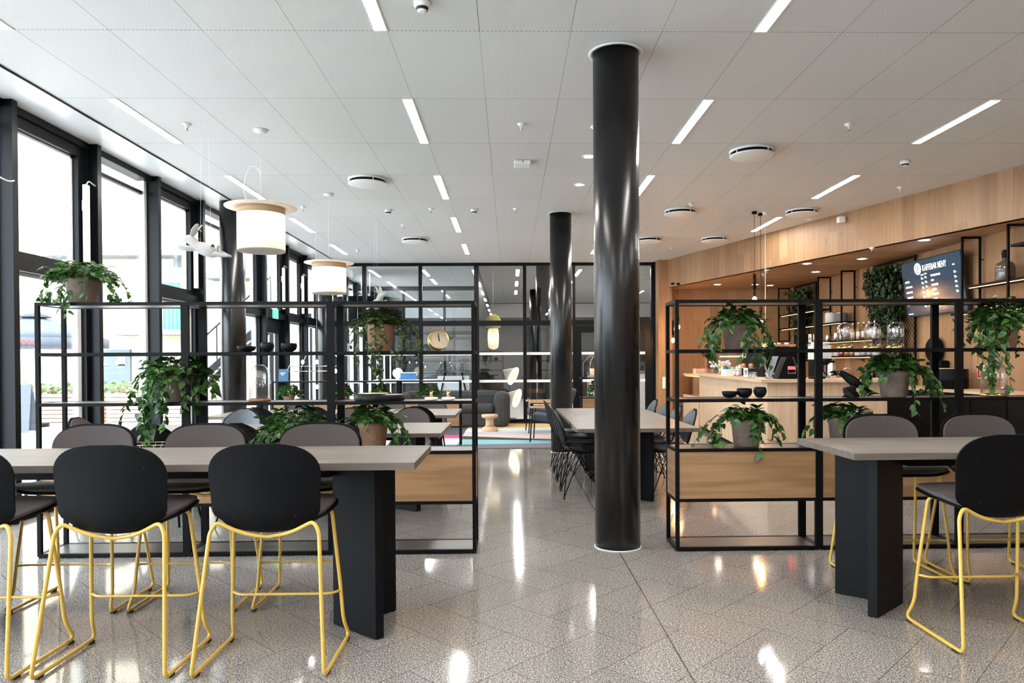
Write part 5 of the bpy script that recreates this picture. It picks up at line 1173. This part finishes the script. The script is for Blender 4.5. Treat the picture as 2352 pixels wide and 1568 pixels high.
for q,(y_,r_) in enumerate(((14.9,.13),(14.4,.15),(13.9,.12))): o=obj('pan',MB().lathe([(r_*.7,0),(r_,.05),(r_*.97,.05),(r_*.66,.006),(0,.005)],24),M['bowl'],None,(5.94 if r_<.1 else 5.935,y_,2.291)); o.scale=(.5,.8,1); tag(o,'black pan on the highest bar shelf, %s from the corner'%['first','second','third'][q],'pan','pans on the highest bar shelf')
# trellis with ivy
def trellis(label,y0,y1,z0,z1,seed,dens,drops):
    t=thing('ivy_trellis',label,'trellis',(6.03,y0,z0)); W,Hh=y1-y0,z1-z0; f=MB(); T=.028
    f.box(0,T,0,T,0,Hh).box(0,T,W-T,W,0,Hh).box(0,T,T,W-T,0,T).box(0,T,T,W-T,Hh-T,Hh); obj('frame',f,M['black'],t)
    f=MB(); st_=.075; n_=int((W+Hh)/st_)
    for k in range(n_):
        c=k*st_; a=Vector((.015,min(c,W),max(0,c-W))); b=Vector((.015,max(0,c-Hh),min(c,Hh))); f.tube([a,b],.0035,4,caps=False)
        a=Vector((.010,W-min(c,W),max(0,c-W))); b=Vector((.010,W-max(0,c-Hh),min(c,Hh))); f.tube([a,b],.0035,4,caps=False)
    obj('wire_mesh',f,M['black'],t)
    R=random.Random(seed); f=MB()
    for (ya,wd,za,zb,cnt) in drops:
        for k in range(cnt):
            u=R.random()**.8; z=za+(zb-za)*u; y=ya+R.gauss(0,1)*wd*(1-.55*u)
            y=min(max(y,-.06),W+.06)
            P=Vector((-.01-R.random()*.16*(1-.5*u),y,z)); d=Vector((-.3,R.uniform(-.7,.7),-1)); nn=Vector((-1,R.uniform(-.5,.5),R.uniform(.1,.9))).normalized(); l=R.uniform(.045,.085); leafshape(f,P,d,nn,l,l,'ivy')
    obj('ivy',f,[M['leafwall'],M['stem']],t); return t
trellis('tall trellis panel with cascading ivy left of the menu screen',10.56,11.80,.95,2.87,41,0,[(.95,.20,1.85,1.0,700),(.55,.20,1.85,.55,620),(.75,.3,1.88,1.3,520),(.35,.10,1.3,.1,130),(1.1,.08,1.7,.9,120)])
trellis('small trellis panel with ivy in the far bar corner',14.0,15.1,1.30,2.87,42,0,[(.75,.24,1.5,.9,420),(.4,.18,1.5,.8,260),(.6,.25,1.0,.1,330)])
# menu screen
tv=thing('menu_screen','dark wall screen showing the KAFFEBAR MENY price list','screen',(0,0,0)); a_=math.atan2(.11,.78)
X_=Vector((0,-1,0)); Y_=Vector((-math.sin(a_),0,math.cos(a_))); Z_=X_.cross(Y_)
ctr=Vector((5.945,9.98,2.35)); tv.matrix_world=Matrix(((X_.x,Y_.x,Z_.x,ctr.x),(X_.y,Y_.y,Z_.y,ctr.y),(X_.z,Y_.z,Z_.z,ctr.z),(0,0,0,1)))
W2,H2=.715,.405
obj('bezel',MB().box(-W2,W2,-H2,H2,-.035,0),M['rubber'],tv); obj('screen_panel',MB().box(-W2+.012,W2-.012,-H2+.012,H2-.014,0,.003),M['screen'],tv)
obj('mount',MB().box(-.1,.1,-.1,.1,-.09,-.035),M['black'],tv)
def tt(txt,u,v,size,mt='print',sx=1.,al='LEFT',b=0.):
    o=textobj('screen_lettering',txt,size,mt,tv,(-W2+2*W2*u,H2-2*H2*v,.0035),(0,0,0),.0004,al,sx,b); return o
tt('KAFFEBAR MENY',.38,.215,.120,sx=.62,b=.0008)
obj('screen_emblem',MB().lathe([(0,.0036),(.085,.0036),(.085,.0040),(0,.0040)],32,(-W2+2*W2*.30,H2-2*H2*.16,0)),M['print'],tv)
f=MB()
for (a,b) in (((-.05,.02),(-.01,.05)),((-.04,-.02),(.05,.01)),((-.02,.0),(.03,.045)),((-.05,-.035),(.02,-.045))): f.tube([(-W2+2*W2*.30+a[0],H2-2*H2*.16+a[1],.0045),(-W2+2*W2*.30+b[0],H2-2*H2*.16+b[1],.0045)],.006,4)
obj('emblem_strokes',f,M['screen'],tv)
for q,s_ in enumerate(('ESPRESSO','CAPPUCCINO','CAFFE LATTE','AMERICANO','CORTADO')): tt(s_,.045,.375+q*.095,.036,sx=.75,b=.001)
for q in range(7):
    tt('%d,-'%(25+3*q),.335,.355+q*.082,.04,b=.001); tt('%d,-'%(30+3*q),.395,.345+q*.082,.04,b=.001)
tt('LITEN',.335,.29,.028); tt('STOR',.395,.28,.028)
for q,s_ in enumerate(('VARM SJOKOLADE','CHAI','FILTERKAFFE','MOCCA','SMOOTHIE','ISKAFFE')): tt(s_,.50,.335+q*.082,.036,sx=.75,b=.001)
for q in range(5): tt('%d,-'%(32+4*q),.865,.35+q*.08,.04,b=.001)
tt('PRIS',.86,.225,.028); tt('adil',.88,.90,.07,b=.002); tt('vipps',.90,.945,.03,'print_b'); tt('8',.05,.79,.05); tt('ALLERGENER',.03,.955,.022)

# ================================================================== LOUNGE
def rz(px,y): return onZ(px,y).y
A=-.55;B=.62
edges=[(10.88,10.88),(11.43,11.5),(12.15,11.93),(12.62,12.12),(13.1,12.7),(13.45,13.5),(14.1,14.3),(15.25,15.25)]
cols=[(.13,.12,.14),(.16,.40,.44),(.012,.012,.013),(.55,.40,.36),(.38,.36,.40),(.50,.60,.58),(.62,.42,.16)]
f=MB(); ms=[]
for q in range(7):
    (a0,b0),(a1,b1)=edges[q],edges[q+1]; ms.append(pm('rug wool %d'%q,cols[q],.95,.12,90,bump=.3)); f.mi=q
    e0=lambda X,a,b: a+(b-a)*(X-A)/(B-A)
    f.add([(-.85,e0(-.85,a0,b0),.008),(1.25,e0(1.25,a0,b0),.008),(1.25,e0(1.25,a1,b1),.008),(-.85,e0(-.85,a1,b1),.008)],[(0,1,2,3)])
for q,(y0,y1,c) in enumerate(((10.88,11.45,(.20,.42,.46)),(11.45,12.35,(.70,.69,.67)),(12.35,12.9,(.50,.03,.12)),(12.9,15.25,(.05,.05,.06)))):
    ms.append(pm('rug wool left %d'%q,c,.95,.12,90)); f.mi=7+q; f.add([(-2.3,y0,.008),(-.85,y0+.08*q*0,.008),(-.85,y1,.008),(-2.3,y1,.008)],[(0,1,2,3)])
ms.append(M['sofa']); f.mi=11; f.box(-2.3,1.25,10.88,15.25,.0005,.007); o=obj('rug',f,ms); tag(o,'large rug of coloured stripes in the lounge before the partition','rug')
t=thing('sofa','charcoal rounded sofa on the striped rug against the glass','sofa',(-1.15,14.85,.008))
obj('base',MB().box(-1.05,1.02,-.42,.40,.0,.30),M['sofa'],t,bevel=.06); obj('backrest',MB().box(-1.05,.95,.14,.42,.26,.72),M['sofa'],t,bevel=.09); obj('arm',MB().box(.82,1.15,-.44,.43,.0,.70),M['sofa'],t,bevel=.12); obj('arm',MB().box(-1.15,-.90,-.44,.43,.0,.70),M['sofa'],t,bevel=.12); obj('seat_cushion',MB().box(-.9,.82,-.45,.16,.28,.46),M['sofa'],t,bevel=.07)
q=onZ(1126,987); t=thing('cork_stool','turned cork spool side table on the rug','side table',(q.x,13.65,.008)); obj('top',MB().lathe([(.13,.25),(.155,.27),(.157,.30),(.152,.315),(0,.316)],36),M['cork'],t); obj('stem',MB().lathe([(.09,.09),(.075,.14),(.08,.24),(.13,.25)],30),M['cork'],t); obj('foot',MB().lathe([(.15,0),(.158,.01),(.155,.04),(.13,.075),(.09,.09)],36),M['cork'],t)
def armchair(label,x,y,rz_,first=[None]):
    if first[0]: return copytree(first[0],(x,y,.008),rz_,label)
    t=thing('armchair',label,'armchair',(x,y,.008),rz_,'slate armchairs with oak armrests'); first[0]=t
    mm=Matrix.Translation((0,.0,.36))@Matrix.Rotation(.12,4,'X'); obj('seat',MB().box(-.27,.27,-.26,.28,-.05,.07,mm),M['armfabric'],t,bevel=.03)
    mm=Matrix.Translation((0,-.25,.36))@Matrix.Rotation(.30,4,'X'); obj('backrest',MB().box(-.27,.27,-.05,.06,-.02,.52,mm),M['armfabric'],t,bevel=.03)
    for sx in (-.31,.31):
        obj('leg',MB().tube([(sx,.30,0),(sx,.26,.55)],.011,8),M['black'],t); obj('leg',MB().tube([(sx,-.36,0),(sx,-.22,.56)],.011,8),M['black'],t)
        obj('armrest',MB().box(sx-.028,sx+.028,-.25,.30,.555,.585),M['shaker'],t,bevel=.008); obj('side_rail',MB().tube([(sx,.28,.33),(sx,-.27,.29)],.009,8),M['black'],t)
    obj('cross_bar',MB().tube([(-.31,.28,.33),(.31,.28,.33)],.009,8),M['black'],t); return t
armchair('slate armchair beside the second column, nearer of the pair',.66,11.95,PI*.46)
armchair('slate armchair beyond the nearer one, turned to the side table',.62,13.45,PI*.52)
# on the low unit at the far right
t=thing('wicker_pot','small clay pot with gold hoop handle on the far low unit','pot',(1.50,12.6,1.035)); obj('pot',MB().lathe([(.08,0),(.10,.16),(.09,.16),(.07,.02)],24),M['cork'],t); obj('hoop',MB().tube([(.11*math.cos(a*PI/12)+.02,-.02,.19+.19*math.sin(a*PI/12)) for a in range(24)],.004,6,closed=True),M['gold'],t); obj('sprigs',foliage(77,.07,.16,crown=(.09,.08),ncrown=50,nv=4,leaf=.03,vl=(.05,.1)),[M['leafwall'],M['stem']],t)
t=thing('pillar_candle','thick white candle in a glass on the far low unit','candle',(1.545,12.5,1.035)); obj('wax',MB().lathe([(.045,0),(.045,.13),(.0,.125)],24),M['porcelain'],t); obj('glass',MB().lathe([(.055,0),(.055,.17)],24),M['cloche'],t)
t=thing('desk_lamp','grey jointed desk lamp on the far low unit','lamp',(1.30,12.66,1.035)); obj('base',MB().cyl(0,0,0,.012,.06,24),M['fin'],t); obj('arm',MB().tube([(0,0,.012),(0,0,.26),(.13,0,.40)],.008,8),M['ash'],t); obj('head',MB().box(.11,.2,-.02,.02,.36,.39),M['ash'],t)

# ================================================================== BEYOND THE PARTITION
q=onY(1133,770,17.0)
t=thing('pendant_cluster','white capsule and yellow bell glass pendants behind the partition','pendant lamp',(q.x,17.0,H))
zz=onY(1133,776,17.).z-H
obj('capsule',MB().lathe([(.03,zz-.27),(.10,zz-.24),(.125,zz-.18),(.135,zz),(.125,zz+.18),(.10,zz+.24),(.03,zz+.255)],28),M['opal'],t); obj('bell',MB().lathe([(.05,zz+.56),(.13,zz+.52),(.19,zz+.42),(.20,zz+.32),(.17,zz+.25),(.1,zz+.22)],28),M['yellowshade'],t); obj('rod',MB().tube([(0,0,0),(0,0,zz+.25)],.006,6),M['whiteplastic'],t); obj('bulb',MB().ball((0,0,zz),.05),M['bulbwhite'],t)
t=thing('ring_lamp','grey cone lamps with glowing ring edges behind the partition','lamp',(onY(1180,900,16.6).x,16.6,0))
for (px_,py_,tl) in ((1168,858,.5),(1176,910,.35)):
    p=onY(px_,py_,16.6); mm=Matrix.Translation((p.x-t.location.x,0,p.z))@Matrix.Rotation(tl*.9,4,'Y')@Matrix.Rotation(PI/2,4,'Y')@Matrix.Rotation(.35,4,'X')
    hd=obj('head',MB().lathe([(.03,-.16),(.21,.12),(.20,.12),(.02,-.15)],36,M=mm),M['stone'],t); obj('light_ring',MB().lathe([(.195,.12),(.215,.12),(.215,.145),(.195,.145)],40,M=mm,closed=True),M['ring'],hd)
obj('pole',MB().tube([(-.1,.05,.02),(-.1,.05,1.2)],.012,8),M['black'],t); obj('base',MB().cyl(-.1,.05,.006,.02,.16,28),M['black'],t)
t=thing('drum_canopy_lamp','very large black drum lamp hanging beyond the left partition','pendant lamp',(onY(838,700,17.2).x+.02,17.2,2.28)); obj('drum',MB().lathe([(.86,0),(.86,.56),(.85,.56),(.85,0)],64,closed=True),M['black'],t)
f=MB(); 
obj('top_panel',MB().lathe([(0,.55),(.85,.55)],48),M['black'],t)
for a in (0,1.57,3.14,4.71): obj('suspension_rod',MB().tube([(.1*math.cos(a),.1*math.sin(a),.55),(.1*math.cos(a),.1*math.sin(a),H-2.28)],.01,6),M['whiteplastic'],t)
t=thing('white_bench_table','long white high table beyond the left partition','table',(-2.3,18.3,0)); obj('tabletop',MB().box(-1.1,1.2,-.4,.4,.86,.90),M['whitegloss'],t)
for sx in (-1,1.1):
    for sy in (-.35,.35): obj('leg',MB().box(sx-.02,sx+.02,sy-.02,sy+.02,0,.86),M['white'],t)
t=thing('globe_lamp','bright white globe lamp on the table beyond the partition','lamp',(-2.85,18.3,.90)); obj('globe',MB().ball((0,0,.16),.13,20,14),M['opal'],t); obj('foot',MB().cyl(0,0,0,.04,.05,16),M['white'],t); obj('bulb',MB().ball((0,0,.16),.045),M['bulbwhite'],t)
t=thing('blue_crate','blue storage crate on the table beyond the partition','crate',(-2.55,18.2,.90)); obj('crate',MB().box(-.2,.2,-.14,.14,0,.16),pm('blue plastic',(.05,.20,.42),.5),t); obj('rim',MB().box(-.21,.21,-.15,.15,.16,.18),M['white'],t)
t=thing('easel_board','white board on a black easel beyond the partition','easel',(-1.35,17.2,0)); obj('board',MB().box(-.38,.38,-.02,0,.45,1.0),M['whitegloss'],t)
for sx in (-1,1): obj('leg',MB().bar((sx*.2,.0,1.08),(sx*.42,-.1,.0),.03),M['black'],t)
t=thing('white_reception_desk','white counter glimpsed through the door right of the column','counter',(3.0,18.2,.006)); obj('front',MB().box(-1,.9,-.3,.3,0,1.0),M['whitegloss'],t); obj('top',MB().box(-1.02,.92,-.32,.32,1.0,1.05),M['ash'],t)
# exit sign over the door bay of the window wall
k5=5.98+PIT_*5
t=thing('exit_sign','green lit running man exit sign over the side door','sign',(-4.0,k5+.30,2.10)); obj('housing',MB().box(-.015,.015,-.11,.11,-.02,.14),M['whiteplastic'],t); obj('green_face',MB().box(.015,.018,-.1,.1,-.01,.13),M['greenlit'],t); obj('front_face',MB().box(-.013,.013,-.113,-.11,-.01,.13),M['greenlit'],t)
f=MB().ball((.02,.03,.105),.009,6,4,(.3,1,1)); f.tube([(.02,.03,.09),(.02,.0,.05),(.02,-.03,.015)],.006,4).tube([(.02,.0,.05),(.02,.03,.01)],.006,4).tube([(.02,.025,.08),(.02,-.01,.075)],.004,4); obj('running_figure',f,M['paper'],t)
# chain openers on the sashes
def opener(label,k,first=[None]):
    y=5.98+PIT_*(k+1)-.135; z0=2.30
    if first[0]: return copytree(first[0],(-4.10,y,z0),0,label)
    t=thing('window_opener',label,'window opener',(-4.10,y,z0),0,'white window openers'); first[0]=t
    obj('motor_housing',MB().box(-.02,.02,-.03,.03,-.0,.75),M['whiteplastic'],t,bevel=.004); obj('bracket',MB().box(-.034,-.02,-.02,.02,.50,.60),M['chrome'],t)
    obj('cable',MB().tube(smooth_pts([(0,.0,.75),(.01,.03,.79),(.02,.08,.775),(.035,.13,.76)]),.006,6),M['whiteplastic'],t); return t
for k,l in ((-2,'white chain window opener outside the left frame edge'),(0,'white chain window opener on the first window at left'),(2,'white chain window opener on the third window, behind the rabbit'),(5,'white chain window opener above the side door'),(6,'white chain window opener on the window next to the partition')): opener(l,k)
# long white cable on the nearest fin
o=obj('wall_cable',MB().tube(smooth_pts([(-4.03,5.6,2.82),(-4.02,5.7,2.80),(-4.02,5.85,2.785),(-4.035,5.95,2.81)]),.006,6),M['whiteplastic']); tag(o,'white cable sagging to the first dark window fin','cable')
